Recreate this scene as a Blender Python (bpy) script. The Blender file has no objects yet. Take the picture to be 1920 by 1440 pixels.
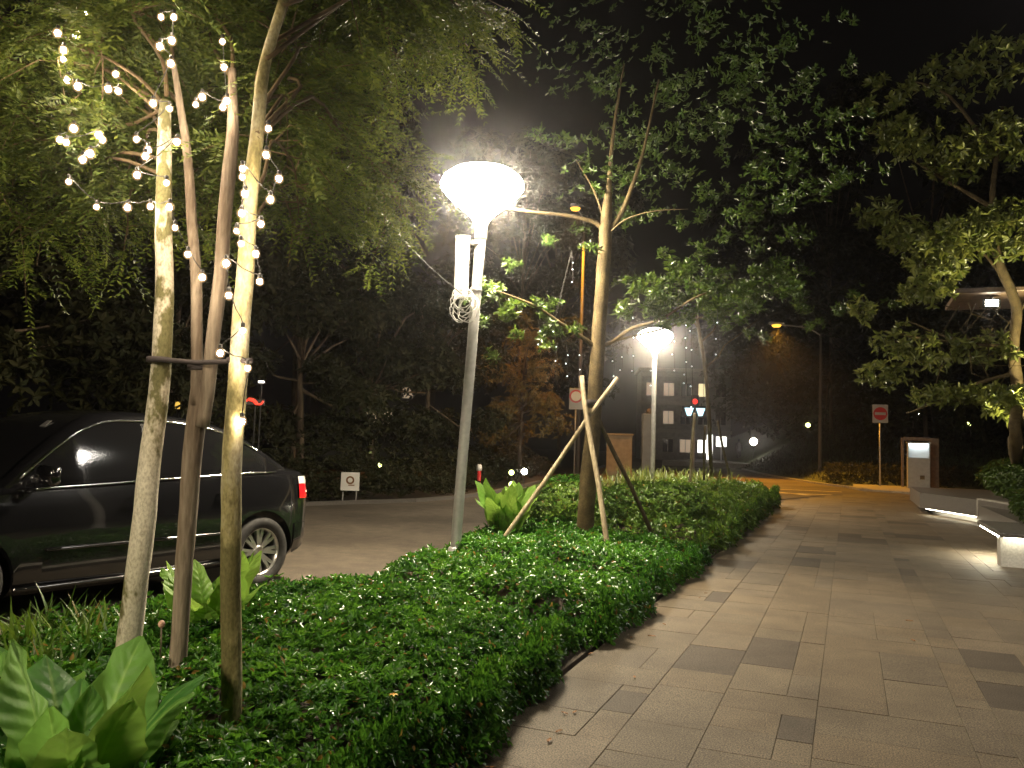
import bpy, bmesh, random
import numpy as np
from math import *
from mathutils import Vector, Matrix, noise

random.seed(7)
rng = np.random.default_rng(7)
S = bpy.context.scene
COL = S.collection

# ------------------------------------------------------------------ camera
FPX = 1550.0                       # focal length in pixels of the 1920-wide photograph
CAM = Vector((0, 0, 1.5))
YAW, PITCH, ROLL = radians(22.2), radians(3.84), radians(1.8)
RM = Matrix.Rotation(YAW, 3, 'Z') @ Matrix.Rotation(pi/2 + PITCH, 3, 'X') @ Matrix.Rotation(ROLL, 3, 'Z')
cd = bpy.data.cameras.new('camera')
cam = bpy.data.objects.new('camera', cd)
COL.objects.link(cam)
cam.matrix_world = Matrix.Translation(CAM) @ RM.to_4x4()
cd.sensor_width = 36
cd.lens = 36 * FPX / 1920
cd.clip_start, cd.clip_end = 0.05, 1000
S.camera = cam

# ------------------------------------------------------------------ night sky, exposure
w = bpy.data.worlds.new('World')
S.world = w
w.use_nodes = True
bg = w.node_tree.nodes['Background']
bg.inputs['Color'].default_value = (1.0, 0.86, 0.78, 1)
bg.inputs['Strength'].default_value = 0.0016
vs = S.view_settings
vs.view_transform = 'Standard'
vs.look = 'None'
vs.exposure = 0
vs.gamma = 1
vs.use_curve_mapping = False
cy = S.cycles
cy.use_denoising = True
cy.max_bounces = 5
cy.diffuse_bounces = 2
cy.glossy_bounces = 3
cy.transmission_bounces = 3
cy.transparent_max_bounces = 8
cy.volume_bounces = 0
cy.sample_clamp_indirect = 4
cy.caustics_reflective = False
cy.caustics_refractive = False
cy.use_light_tree = True

LAMP_L = 410.0        # radiance of the white post-top bowls
BULB_L = 250.0        # radiance of the fairy-light bulbs

# ------------------------------------------------------------------ placing helpers
def ray(px, py):
    return RM @ Vector(((px-960)/FPX, -(py-720)/FPX, -1.0))
def gnd(px, py, z=0.0):
    d = ray(px, py)
    return CAM + d*((z-CAM.z)/d.z)
def dep(px, py, D):
    return CAM + ray(px, py)*D

# ------------------------------------------------------------------ materials
def nmat(name):
    m = bpy.data.materials.new(name)
    m.use_nodes = True
    nt = m.node_tree
    return m, nt, nt.nodes['Principled BSDF'], nt.nodes['Material Output']
def node(nt, t, **kw):
    n = nt.nodes.new(t)
    for k, v in kw.items(): setattr(n, k, v)
    return n
def plain(name, col, rough=0.6, metal=0.0, spec=0.5, coat=0.0, nscale=0, namt=0.25, bump=0.0, coord='Object'):
    m, nt, p, out = nmat(name)
    p.inputs['Base Color'].default_value = (*col, 1)
    p.inputs['Roughness'].default_value = rough
    p.inputs['Metallic'].default_value = metal
    p.inputs['Specular IOR Level'].default_value = spec
    p.inputs['Coat Weight'].default_value = coat
    if nscale:
        tc = node(nt, 'ShaderNodeTexCoord'); nz = node(nt, 'ShaderNodeTexNoise')
        nz.inputs['Scale'].default_value = nscale; nz.inputs['Detail'].default_value = 6
        nt.links.new(tc.outputs[coord], nz.inputs['Vector'])
        r = node(nt, 'ShaderNodeValToRGB')
        a = tuple(c*(1-namt) for c in col); b = tuple(min(1, c*(1+namt)) for c in col)
        r.color_ramp.elements[0].position = .35; r.color_ramp.elements[1].position = .65
        r.color_ramp.elements[0].color = (*a, 1); r.color_ramp.elements[1].color = (*b, 1)
        nt.links.new(nz.outputs['Fac'], r.inputs['Fac'])
        nt.links.new(r.outputs['Color'], p.inputs['Base Color'])
        if bump:
            bp = node(nt, 'ShaderNodeBump'); bp.inputs['Strength'].default_value = bump; bp.inputs['Distance'].default_value = .01
            nt.links.new(nz.outputs['Fac'], bp.inputs['Height']); nt.links.new(bp.outputs['Normal'], p.inputs['Normal'])
    return m
def emis(name, col, L):
    m, nt, p, out = nmat(name)
    p.inputs['Base Color'].default_value = (*[.35*c for c in col], 1)
    p.inputs['Emission Color'].default_value = (*col, 1)
    p.inputs['Emission Strength'].default_value = L
    return m
def leafmat(name, c1, c2, rough=0.35, trans=0.3, spec=0.5, patch=False):
    m, nt, p, out = nmat(name)
    g = node(nt, 'ShaderNodeNewGeometry')
    r = node(nt, 'ShaderNodeValToRGB')
    r.color_ramp.elements[0].color = (*c1, 1); r.color_ramp.elements[1].color = (*c2, 1)
    nt.links.new(g.outputs['Random Per Island'], r.inputs['Fac'])
    colr = r.outputs['Color']
    if patch:            # older and younger growth, a few yellowed leaves
        nz = node(nt, 'ShaderNodeTexNoise'); nz.inputs['Scale'].default_value = 2.2; nz.inputs['Detail'].default_value = 4
        nt.links.new(g.outputs['Position'], nz.inputs['Vector'])
        pr = node(nt, 'ShaderNodeValToRGB'); e = pr.color_ramp.elements
        e[0].position = .36; e[0].color = (.55, .62, .6, 1); e[1].position = .64; e[1].color = (1.25, 1.12, .9, 1)
        nt.links.new(nz.outputs['Fac'], pr.inputs['Fac'])
        mm = node(nt, 'ShaderNodeMixRGB', blend_type='MULTIPLY'); mm.inputs['Fac'].default_value = 1
        nt.links.new(colr, mm.inputs['Color1']); nt.links.new(pr.outputs['Color'], mm.inputs['Color2'])
        wn = node(nt, 'ShaderNodeTexWhiteNoise', noise_dimensions='1D'); nt.links.new(g.outputs['Random Per Island'], wn.inputs['W'])
        gt = node(nt, 'ShaderNodeMath', operation='GREATER_THAN'); gt.inputs[1].default_value = .975; nt.links.new(wn.outputs['Value'], gt.inputs[0])
        my = node(nt, 'ShaderNodeMixRGB'); my.inputs['Color2'].default_value = (.20, .14, .03, 1)
        nt.links.new(gt.outputs['Value'], my.inputs['Fac']); nt.links.new(mm.outputs['Color'], my.inputs['Color1'])
        colr = my.outputs['Color']
    nt.links.new(colr, p.inputs['Base Color'])
    p.inputs['Roughness'].default_value = rough
    p.inputs['Specular IOR Level'].default_value = spec
    t = node(nt, 'ShaderNodeBsdfTranslucent')
    hs = node(nt, 'ShaderNodeHueSaturation'); hs.inputs['Hue'].default_value = .48; hs.inputs['Value'].default_value = 1.5
    nt.links.new(colr, hs.inputs['Color'])
    nt.links.new(hs.outputs['Color'], t.inputs['Color'])
    mx = node(nt, 'ShaderNodeMixShader'); mx.inputs['Fac'].default_value = trans
    nt.links.new(p.outputs['BSDF'], mx.inputs[1]); nt.links.new(t.outputs['BSDF'], mx.inputs[2])
    nt.links.new(mx.outputs['Shader'], out.inputs['Surface'])
    return m
def bark(name, c1, c2, scale=6, thr=.5, stretch=(1, 1, .25), width=.06, bump=.5, c3=None):
    m, nt, p, out = nmat(name)
    tc = node(nt, 'ShaderNodeTexCoord'); mp = node(nt, 'ShaderNodeMapping')
    mp.inputs['Scale'].default_value = stretch
    nz = node(nt, 'ShaderNodeTexNoise'); nz.inputs['Scale'].default_value = scale; nz.inputs['Detail'].default_value = 5
    nz.inputs['Roughness'].default_value = .6
    nt.links.new(tc.outputs['Object'], mp.inputs['Vector']); nt.links.new(mp.outputs['Vector'], nz.inputs['Vector'])
    r = node(nt, 'ShaderNodeValToRGB')
    e = r.color_ramp.elements
    e[0].position = thr-width; e[1].position = thr+width
    e[0].color = (*c1, 1); e[1].color = (*c2, 1)
    if c3:
        x = e.new(min(.98, thr+width+.12)); x.color = (*c3, 1)
    nt.links.new(nz.outputs['Fac'], r.inputs['Fac'])
    n2 = node(nt, 'ShaderNodeTexNoise'); n2.inputs['Scale'].default_value = 60; n2.inputs['Detail'].default_value = 4
    nt.links.new(mp.outputs['Vector'], n2.inputs['Vector'])
    mx = node(nt, 'ShaderNodeMixRGB', blend_type='MULTIPLY'); mx.inputs['Fac'].default_value = .7
    r2 = node(nt, 'ShaderNodeValToRGB'); r2.color_ramp.elements[0].color = (.45, .42, .38, 1); r2.color_ramp.elements[0].position = .3
    r2.color_ramp.elements[1].position = .6
    nt.links.new(n2.outputs['Fac'], r2.inputs['Fac'])
    nt.links.new(r.outputs['Color'], mx.inputs['Color1']); nt.links.new(r2.outputs['Color'], mx.inputs['Color2'])
    nt.links.new(mx.outputs['Color'], p.inputs['Base Color'])
    p.inputs['Roughness'].default_value = .75; p.inputs['Specular IOR Level'].default_value = .25
    bp = node(nt, 'ShaderNodeBump'); bp.inputs['Strength'].default_value = bump; bp.inputs['Distance'].default_value = .01
    nt.links.new(n2.outputs['Fac'], bp.inputs['Height']); nt.links.new(bp.outputs['Normal'], p.inputs['Normal'])
    return m
def granite(name, src):
    m, nt, p, out = nmat(name)
    if src == 'object':
        rn = node(nt, 'ShaderNodeObjectInfo').outputs['Random']
    else:
        rn = node(nt, 'ShaderNodeNewGeometry').outputs['Random Per Island']
    r = node(nt, 'ShaderNodeValToRGB'); e = r.color_ramp.elements
    e[0].position = 0; e[0].color = (.066, .054, .042, 1)
    e[1].position = 1; e[1].color = (.142, .115, .083, 1)
    for q, c in ((.10, (.075, .06, .046)), (.16, (0.110, 0.090, 0.065)), (.55, (.118, .096, .068)), (.8, (.124, .10, .07))):
        x = e.new(q); x.color = (*c, 1)
    nt.links.new(rn, r.inputs['Fac'])
    g = node(nt, 'ShaderNodeNewGeometry')
    n1 = node(nt, 'ShaderNodeTexNoise'); n1.inputs['Scale'].default_value = 120; n1.inputs['Detail'].default_value = 3
    n2 = node(nt, 'ShaderNodeTexNoise'); n2.inputs['Scale'].default_value = 1.6; n2.inputs['Detail'].default_value = 9; n2.inputs['Roughness'].default_value = .68
    for n in (n1, n2): nt.links.new(g.outputs['Position'], n.inputs['Vector'])
    ra = node(nt, 'ShaderNodeValToRGB'); ra.color_ramp.elements[0].position = .38; ra.color_ramp.elements[1].position = .64
    ra.color_ramp.elements[0].color = (.42, .41, .40, 1); ra.color_ramp.elements[1].color = (1.6, 1.56, 1.5, 1)
    rb = node(nt, 'ShaderNodeValToRGB'); rb.color_ramp.elements[0].position = .3; rb.color_ramp.elements[1].position = .7
    rb.color_ramp.elements[0].color = (.60, .585, .56, 1); rb.color_ramp.elements[1].color = (1.15, 1.15, 1.15, 1)
    nt.links.new(n1.outputs['Fac'], ra.inputs['Fac']); nt.links.new(n2.outputs['Fac'], rb.inputs['Fac'])
    m1 = node(nt, 'ShaderNodeMixRGB', blend_type='MULTIPLY'); m1.inputs['Fac'].default_value = 1
    m2 = node(nt, 'ShaderNodeMixRGB', blend_type='MULTIPLY'); m2.inputs['Fac'].default_value = 1
    nt.links.new(r.outputs['Color'], m1.inputs['Color1']); nt.links.new(ra.outputs['Color'], m1.inputs['Color2'])
    nt.links.new(m1.outputs['Color'], m2.inputs['Color1']); nt.links.new(rb.outputs['Color'], m2.inputs['Color2'])
    nt.links.new(m2.outputs['Color'], p.inputs['Base Color'])
    p.inputs['Roughness'].default_value = .72; p.inputs['Specular IOR Level'].default_value = .32
    bp = node(nt, 'ShaderNodeBump'); bp.inputs['Strength'].default_value = .12; bp.inputs['Distance'].default_value = .003
    nt.links.new(n1.outputs['Fac'], bp.inputs['Height']); nt.links.new(bp.outputs['Normal'], p.inputs['Normal'])
    return m

M = {}
M['soil'] = plain('soil', (.045, .032, .02), .9, nscale=8, namt=.4, bump=.4)
M['asphalt'] = plain('asphalt', (.105, .086, .064), .85, nscale=90, namt=.45, bump=.5)
M['concrete'] = plain('concrete', (.30, .28, .25), .8, nscale=12, namt=.2, bump=.2)
M['stone_white'] = plain('stone_white', (.62, .60, .56), .6, nscale=40, namt=.12, bump=.1)
M['stone_dark'] = plain('stone_dark', (.10, .09, .08), .5, nscale=50, namt=.25, bump=.1)
M['grout'] = plain('grout', (.07, .058, .046), .9, nscale=30)
def roadmat():
    m, nt, p, out = nmat('driveway_asphalt')
    g = node(nt, 'ShaderNodeNewGeometry'); last = None
    for sc_, a, b, lo, hi in ((.55, .35, .65, (.62, .6, .58), (1.12, 1.1, 1.08)), (5, .35, .65, (.82, .82, .82), (1.12, 1.12, 1.12)), (95, .36, .66, (.45, .45, .46), (1.6, 1.56, 1.5))):
        n_ = node(nt, 'ShaderNodeTexNoise'); n_.inputs['Scale'].default_value = sc_; n_.inputs['Detail'].default_value = 6; nt.links.new(g.outputs['Position'], n_.inputs['Vector'])
        r_ = node(nt, 'ShaderNodeValToRGB'); e = r_.color_ramp.elements; e[0].position = a; e[1].position = b; e[0].color = (*lo, 1); e[1].color = (*hi, 1)
        nt.links.new(n_.outputs['Fac'], r_.inputs['Fac'])
        mm = node(nt, 'ShaderNodeMixRGB', blend_type='MULTIPLY'); mm.inputs['Fac'].default_value = 1
        if last is None: mm.inputs['Color1'].default_value = (.118, .100, .078, 1)
        else: nt.links.new(last, mm.inputs['Color1'])
        nt.links.new(r_.outputs['Color'], mm.inputs['Color2']); last = mm.outputs['Color']
    nt.links.new(last, p.inputs['Base Color']); p.inputs['Roughness'].default_value = .85; p.inputs['Specular IOR Level'].default_value = .3
    bp = node(nt, 'ShaderNodeBump'); bp.inputs['Strength'].default_value = .5; bp.inputs['Distance'].default_value = .006; nt.links.new(n_.outputs['Fac'], bp.inputs['Height']); nt.links.new(bp.outputs['Normal'], p.inputs['Normal'])
    return m
M['asphalt'] = roadmat()
M['paint_yellow'] = plain('road_paint', (.62, .48, .22), .7, nscale=20, namt=.2)
M['grass'] = plain('bank_grass', (.05, .06, .02), .9, nscale=5, namt=.5, bump=.6)
M['granite_object'] = granite('granite_object', 'object')
M['granite_island'] = granite('granite_island', 'island')
M['bark_pale'] = bark('bark_pale', (.17, .16, .07), (.60, .55, .42), 2.6, .445, (1.7, 1.7, 1.0), .02, .3, (.70, .65, .52))
M['bark_brown'] = bark('bark_brown', (.16, .12, .085), (.34, .28, .21), 9, .5, (1, 1, .12), .12, .8)
M['bark_olive'] = bark('bark_olive', (.17, .15, .06), (.36, .31, .14), 2.6, .47, (1.6, 1.6, .8), .03, .4, (.50, .46, .33))
M['bark_tan'] = bark('bark_tan', (.06, .042, .018), (.125, .094, .042), 7, .5, (1, 1, .9), .15, .5)
M['bark_dark'] = bark('bark_dark', (.07, .05, .035), (.15, .11, .07), 6, .5)
M['twig'] = plain('twig_bark', (.10, .07, .035), .8, spec=.2, nscale=12)
M['stake_wood'] = bark('stake_wood', (.28, .22, .14), (.5, .42, .28), 9, .5, (1, 1, .2), .15, .5)
M['stake_dark'] = bark('stake_dark', (.08, .06, .035), (.16, .12, .07), 9, .5, (1, 1, .2), .15, .5)
M['leaf_feather'] = leafmat('leaf_feather', (.040, .074, .011), (.112, .142, .022), .6, .35, .3)
M['leaf_hedge'] = leafmat('leaf_hedge', (.025, .108, .012), (.082, .26, .028), .27, .3, .55, True)
M['leaf_hedge_light'] = leafmat('leaf_hedge_light', (.045, .11, .014), (.12, .22, .03), .35, .25, .5, True)
M['leaf_fern'] = leafmat('leaf_fern', (.10, .20, .03), (.17, .27, .045), .38, .3)
M['leaf_grass'] = leafmat('leaf_grass', (.07, .12, .018), (.17, .2, .05), .5, .3)
M['leaf_broad'] = leafmat('leaf_broad', (.026, .062, .008), (.07, .112, .016), .35, .3)
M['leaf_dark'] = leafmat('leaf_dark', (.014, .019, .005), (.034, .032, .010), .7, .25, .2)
M['leaf_olive'] = leafmat('leaf_olive', (.07, .10, .016), (.18, .2, .05), .38, .3)
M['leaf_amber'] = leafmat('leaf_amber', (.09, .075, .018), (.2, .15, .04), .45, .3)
M['galv'] = plain('galvanised_steel', (.46, .45, .44), .5, .25, nscale=14, namt=.12)
M['galv_light'] = plain('light_grey_panel', (.55, .54, .52), .55, .1, nscale=10, namt=.06)
M['cable'] = plain('black_cable', (.02, .018, .016), .5)
M['strap'] = plain('dark_strap', (.04, .03, .03), .7)
M['black_paint'] = plain('black_car_paint', (.006, .006, .007), .16, 0, .5, 1.0)
M['tyre'] = plain('tyre_rubber', (.022, .021, .02), .75, nscale=30, namt=.3)
M['alloy'] = plain('alloy', (.55, .54, .52), .3, .85)
M['chrome'] = plain('chrome', (.75, .75, .75), .12, 1)
M['black_plastic'] = plain('black_plastic', (.015, .015, .016), .45)
M['red_lens'] = plain('red_lens', (.7, .012, .02), .12, 0, .6, 1)
M['clear_lens'] = plain('clear_lens', (.7, .68, .65), .12, 0, .6, 1)
M['brown_metal'] = plain('brown_metal', (.16, .11, .07), .5, .2, nscale=9)
M['sign_white'] = plain('sign_white', (.75, .73, .7), .45)
M['sign_red'] = plain('sign_red', (.5, .02, .02), .45)
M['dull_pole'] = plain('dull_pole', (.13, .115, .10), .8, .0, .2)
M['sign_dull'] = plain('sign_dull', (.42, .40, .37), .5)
M['kiosk_grey'] = plain('kiosk_grey', (.38, .37, .35), .5, .1, nscale=10, namt=.08)
M['sign_back'] = plain('grey_metal', (.28, .27, .26), .5, .5)
M['wall_grey'] = plain('wall_grey', (.26, .25, .23), .8, nscale=3, namt=.15)
M['wall_dark'] = plain('worn_stone', (.14, .125, .105), .6, nscale=25, namt=.25)
M['wall_tan'] = plain('wall_tan', (.36, .27, .16), .8, nscale=5, namt=.15)
M['wall_blue'] = plain('wall_blue', (.13, .16, .2), .5, nscale=4, namt=.15)
M['cloth_dark'] = plain('dark_cloth', (.03, .026, .025), .85)
M['skin'] = plain('skin', (.30, .17, .11), .6)
M['dry_leaf'] = plain('dry_leaf', (.24, .11, .035), .7)
M['petal'] = plain('petal', (.75, .38, .02), .5)
M['pinkish'] = plain('fungus', (.6, .36, .26), .6, nscale=30)
M['black_glass'] = None
def glassmat():
    m, nt, p, out = nmat('car_glass_wet')
    p.inputs['Base Color'].default_value = (.008, .008, .009, 1)
    p.inputs['Roughness'].default_value = .07
    p.inputs['Specular IOR Level'].default_value = .7
    tc = node(nt, 'ShaderNodeTexCoord'); nz = node(nt, 'ShaderNodeTexVoronoi'); nz.inputs['Scale'].default_value = 70
    nt.links.new(tc.outputs['Object'], nz.inputs['Vector'])
    bp = node(nt, 'ShaderNodeBump'); bp.inputs['Strength'].default_value = .05; bp.inputs['Distance'].default_value = .003
    nt.links.new(nz.outputs['Distance'], bp.inputs['Height']); nt.links.new(bp.outputs['Normal'], p.inputs['Normal'])
    return m
M['black_glass'] = glassmat()
M['lamp_white'] = emis('lamp_white', (1.0, .85, .61), LAMP_L)
M['lamp_cap'] = emis('lamp_cap', (1.0, .95, .9), LAMP_L*.022)
M['lamp_soft'] = emis('lamp_soft', (1.0, .93, .82), 36)
M['bulb'] = emis('bulb_warm', (1.0, .80, .56), BULB_L)
M['led_cool'] = emis('led_cool', (.85, .95, 1.0), 2.5)
M['led_warm'] = emis('led_warm', (1.0, .92, .68), 26)
M['led_side'] = emis('led_side', (1.0, .93, .70), 150)
M['sodium'] = emis('sodium', (1.0, .55, .05), 2.4)
M['spot_white'] = emis('spot_white', (1, .93, .75), 45)
M['spot_green'] = emis('spot_yellow_green', (.9, 1, .32), 7)
M['panel_light'] = emis('panel_light', (.75, .92, 1.0), 14)
M['win_warm'] = emis('lit_window_warm', (1, .85, .45), 1.1)
M['win_dim'] = emis('lit_window_dim', (1, .75, .5), .35)
M['win_white'] = emis('lit_window_white', (1, .95, .85), 3)
M['signal_red'] = emis('signal_red', (1, .04, .03), 1.6)
M['signal_cyan'] = emis('signal_cyan', (.55, .88, 1), 2.2)
M['neon_red'] = emis('neon_red', (1, .06, .03), 1.5)
M['neon_amber'] = emis('neon_amber', (1, .6, .1), 1.0)

# ------------------------------------------------------------------ mesh builder
class MB:
    def __init__(s): s.v, s.f = [], []
    def add(s, vs_, fs):
        o = len(s.v); s.v += [tuple(v) for v in vs_]; s.f += [tuple(i+o for i in f) for f in fs]; return s
    def box(s, c, size, rz=0, rx=0, ry=0):
        R = Matrix.Rotation(rz, 3, 'Z') @ Matrix.Rotation(ry, 3, 'Y') @ Matrix.Rotation(rx, 3, 'X')
        h = Vector(size)/2; c = Vector(c)
        vs_ = [c + R @ Vector((x*h.x, y*h.y, z*h.z)) for z in (-1, 1) for y in (-1, 1) for x in (-1, 1)]
        return s.add(vs_, [(0,2,3,1),(4,5,7,6),(0,1,5,4),(2,6,7,3),(0,4,6,2),(1,3,7,5)])
    def bbox(s, c, size, b=.01, rz=0):           # box with chamfered edges: 24 verts
        h = [x/2 for x in size]; b = min(b, *[x*.49 for x in h]); c = Vector(c); R = Matrix.Rotation(rz, 3, 'Z')
        bm = bmesh.new(); bmesh.ops.create_cube(bm, size=1)
        for v in bm.verts: v.co = Vector((v.co.x*size[0], v.co.y*size[1], v.co.z*size[2]))
        bmesh.ops.bevel(bm, geom=list(bm.edges), offset=b, segments=1, affect='EDGES')
        bm.verts.index_update()
        vs_ = [c + R @ v.co for v in bm.verts]; fs = [[v.index for v in f.verts] for f in bm.faces]; bm.free()
        return s.add(vs_, fs)
    def tube(s, pts, rad, n=8, cap=True, jit=0, seed=0):
        pts = [Vector(p) for p in pts]
        if not hasattr(rad, '__len__'): rad = [rad]*len(pts)
        r0 = random.Random(seed); vs_, fs = [], []
        ref = None
        for i, p in enumerate(pts):
            t = (pts[min(i+1, len(pts)-1)] - pts[max(i-1, 0)]).normalized()
            if ref is None: ref = t.orthogonal().normalized()
            a = (ref - t*ref.dot(t)).normalized(); b = t.cross(a); ref = a
            for k in range(n):
                th = 2*pi*k/n; rr = rad[i]*(1 + jit*(r0.random()-.5))
                vs_.append(p + (a*cos(th) + b*sin(th))*rr)
        for i in range(len(pts)-1):
            for k in range(n):
                k2 = (k+1) % n
                fs.append((i*n+k, i*n+k2, (i+1)*n+k2, (i+1)*n+k))
        if cap:
            fs.append(tuple(range(n-1, -1, -1))); fs.append(tuple((len(pts)-1)*n + k for k in range(n)))
        return s.add(vs_, fs)
    def lathe(s, prof, c=(0, 0, 0), n=24, axis=None, cap=True):
        c = Vector(c); vs_, fs = [], []
        R = Matrix.Identity(3) if axis is None else Vector((0, 0, 1)).rotation_difference(Vector(axis)).to_matrix()
        for r, z in prof:
            for k in range(n): vs_.append(c + R @ Vector((r*cos(2*pi*k/n), r*sin(2*pi*k/n), z)))
        for i in range(len(prof)-1):
            for k in range(n):
                k2 = (k+1) % n; fs.append((i*n+k, i*n+k2, (i+1)*n+k2, (i+1)*n+k))
        if cap: fs.append(tuple(range(n-1, -1, -1))); fs.append(tuple((len(prof)-1)*n + k for k in range(n)))
        return s.add(vs_, fs)
    def prism(s, poly, z0, z1):
        n = len(poly)
        vs_ = [(x, y, z0) for x, y in poly] + [(x, y, z1) for x, y in poly]
        fs = [tuple(range(n-1, -1, -1)), tuple(range(n, 2*n))] + [(i, (i+1) % n, n+(i+1) % n, n+i) for i in range(n)]
        return s.add(vs_, fs)
    def grid(s, P):
        r, c = len(P), len(P[0]); vs_ = [p for row in P for p in row]
        return s.add(vs_, [(i*c+j, i*c+j+1, (i+1)*c+j+1, (i+1)*c+j) for i in range(r-1) for j in range(c-1)])
    def build(s, name, m, parent=None, smooth=False, loc=None):
        me = bpy.data.meshes.new(name); me.from_pydata(s.v, [], s.f)
        me.materials.append(m)
        if smooth: me.shade_smooth()
        me.update()
        return link(name, me, parent, loc)
def link(name, me, parent=None, loc=None):
    o = bpy.data.objects.new(name, me); COL.objects.link(o)
    if loc is not None: o.location = loc
    if parent is not None: o.parent = parent
    return o
def npmesh(name, V, Fq, m, parent=None, smooth=False):
    """V (n,3) float, Fq (m,k) int"""
    me = bpy.data.meshes.new(name)
    k = Fq.shape[1]
    me.vertices.add(len(V)); me.vertices.foreach_set('co', np.asarray(V, np.float32).ravel())
    me.loops.add(Fq.size); me.loops.foreach_set('vertex_index', Fq.astype(np.int32).ravel())
    me.polygons.add(len(Fq)); me.polygons.foreach_set('loop_start', np.arange(0, Fq.size, k, dtype=np.int32))
    me.update(calc_edges=True); me.validate()
    me.materials.append(m)
    if smooth: me.shade_smooth()
    return link(name, me, parent)
def thing(name, label, cat, loc=(0, 0, 0), rz=0, group=None):
    o = bpy.data.objects.new(name, None); COL.objects.link(o)
    o.location = loc; o.rotation_euler = (0, 0, rz); o.empty_display_size = .1
    o['label'] = label; o['category'] = cat
    if group: o['group'] = group
    return o
def tag(o, label, cat, group=None, kind=None):
    o['label'] = label; o['category'] = cat
    if group: o['group'] = group
    if kind: o['kind'] = kind
    return o
def struct(o):
    o['kind'] = 'structure'; return o
def lower(o, root):                 # geometry given in world space -> root's frame (root not rotated)
    me = o.data; me.transform(Matrix.Translation(-Vector(root.location))); return o
def copy_tree(o, parent=None):
    c = o.copy(); COL.objects.link(c)
    if parent is not None: c.parent = parent
    for ch in list(o.children): copy_tree(ch, c)
    return c
def smooth_path(pts, n=4):
    pts = [Vector(p) for p in pts]; out = []
    for i in range(len(pts)-1):
        p0, p1, p2, p3 = pts[max(i-1, 0)], pts[i], pts[i+1], pts[min(i+2, len(pts)-1)]
        for k in range(n):
            t = k/n
            out.append(.5*((2*p1) + (p2-p0)*t + (2*p0-5*p1+4*p2-p3)*t*t + (3*p1-p0-3*p2+p3)*t**3))
    out.append(pts[-1]); return out

# ------------------------------------------------------------------ leaf scattering (numpy)
def norm(a): return a/np.maximum(np.linalg.norm(a, axis=-1, keepdims=True), 1e-9)
def leaves(P, D, N, L, Wd, fold=.25, droop=.15):
    """one leaf per row: base P, direction D, up-ish N, length L, width Wd. six verts, two quads (folded on the midrib)"""
    D = norm(D); Sd = norm(np.cross(D, N)); U = np.cross(Sd, D)
    L = L[:, None]; Wd = Wd[:, None]
    b = P; m1 = P + D*L*.38; m2 = P + D*L*.72 - U*L*droop*.4; tip = P + D*L - U*L*droop
    l1 = m1 + Sd*Wd*.5 + U*Wd*fold; r1 = m1 - Sd*Wd*.5 + U*Wd*fold
    l2 = m2 + Sd*Wd*.36 + U*Wd*fold*.7; r2 = m2 - Sd*Wd*.36 + U*Wd*fold*.7
    V = np.stack([b, l1, l2, tip, r2, r1], 1)
    n = len(P); base = (np.arange(n)*6)[:, None]
    F = np.concatenate([base + np.array([[0, 3, 2, 1]]), base + np.array([[0, 5, 4, 3]])], 0)
    return V.reshape(-1, 3), F
def diamonds(P, D, N, L, Wd, droop=.1):
    D = norm(D); Sd = norm(np.cross(D, N)); U = np.cross(Sd, D)
    L = L[:, None]; Wd = Wd[:, None]
    V = np.stack([P, P + D*L*.45 + Sd*Wd*.5, P + D*L - U*L*droop, P + D*L*.45 - Sd*Wd*.5], 1)
    F = (np.arange(len(P))*4)[:, None] + np.array([[0, 1, 2, 3]])
    return V.reshape(-1, 3), F
def ell_points(c, r, n, shell=.35):
    d = norm(rng.normal(size=(n, 3))); q = (shell + (1-shell)*rng.random(n))**.6
    return np.array(c) + d*np.array(r)*q[:, None], d
def feather_sprays(Q, D, slen=.30, nl=12, leaf=.042, lw=.013):
    """pinnate sprays at Q heading D: two rows of leaflets on a drooping rachis"""
    n = len(Q); D = norm(D); up = np.array([0, 0, 1.0])
    Sd = norm(np.cross(D, up) + rng.normal(size=(n, 3))*.25)
    sl = slen*(.6 + .8*rng.random(n))
    Ps, Ds, Ns = [], [], []
    for k in range(nl):
        t = (k+1)/nl
        p = Q + D*(sl*t)[:, None] - up*(sl*t*t*.28)[:, None]
        dd = norm(D - up*(.55*t))
        for sgn in (-1, 1):
            d2 = norm(dd*.55 + Sd*sgn*.8 - up*.12 + rng.normal(size=(n, 3))*.15)
            Ps.append(p); Ds.append(d2); Ns.append(np.cross(dd, Sd) + rng.normal(size=(n, 3))*.3)
    Ps = np.concatenate(Ps); Ds = np.concatenate(Ds); Ns = np.concatenate(Ns)
    m = len(Ps)
    return diamonds(Ps, Ds, Ns, leaf*(.7+.6*rng.random(m)), lw*(.8+.5*rng.random(m)), .15)
def tufts(Q, D, k=6, L=.1, W=.045, spread=.9):
    """whorls of k leaves round a shoot tip"""
    n = len(Q); D = norm(D); A = norm(np.cross(D, norm(rng.normal(size=(n, 3))))); B = np.cross(D, A)
    Ps, Ds, Ns = [], [], []
    ph = rng.random(n)*2*pi
    for i in range(k):
        th = ph + 2*pi*i/k + rng.normal(size=n)*.25
        o = A*np.cos(th)[:, None] + B*np.sin(th)[:, None]
        s = spread*(.6+.8*rng.random(n))[:, None]
        Ps.append(Q + o*L*.08); Ds.append(o*s + D*.55 + rng.normal(size=(n, 3))*.1); Ns.append(D + rng.normal(size=(n, 3))*.25)
    Ps = np.concatenate(Ps); Ds = np.concatenate(Ds); Ns = np.concatenate(Ns); m = len(Ps)
    return leaves(Ps, Ds, Ns, L*(.65+.6*rng.random(m)), W*(.7+.5*rng.random(m)))
def merge(parts):
    Vs, Fs, o = [], [], 0
    for V, F in parts:
        Vs.append(V); Fs.append(F+o); o += len(V)
    return np.concatenate(Vs), np.concatenate(Fs)

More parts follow.
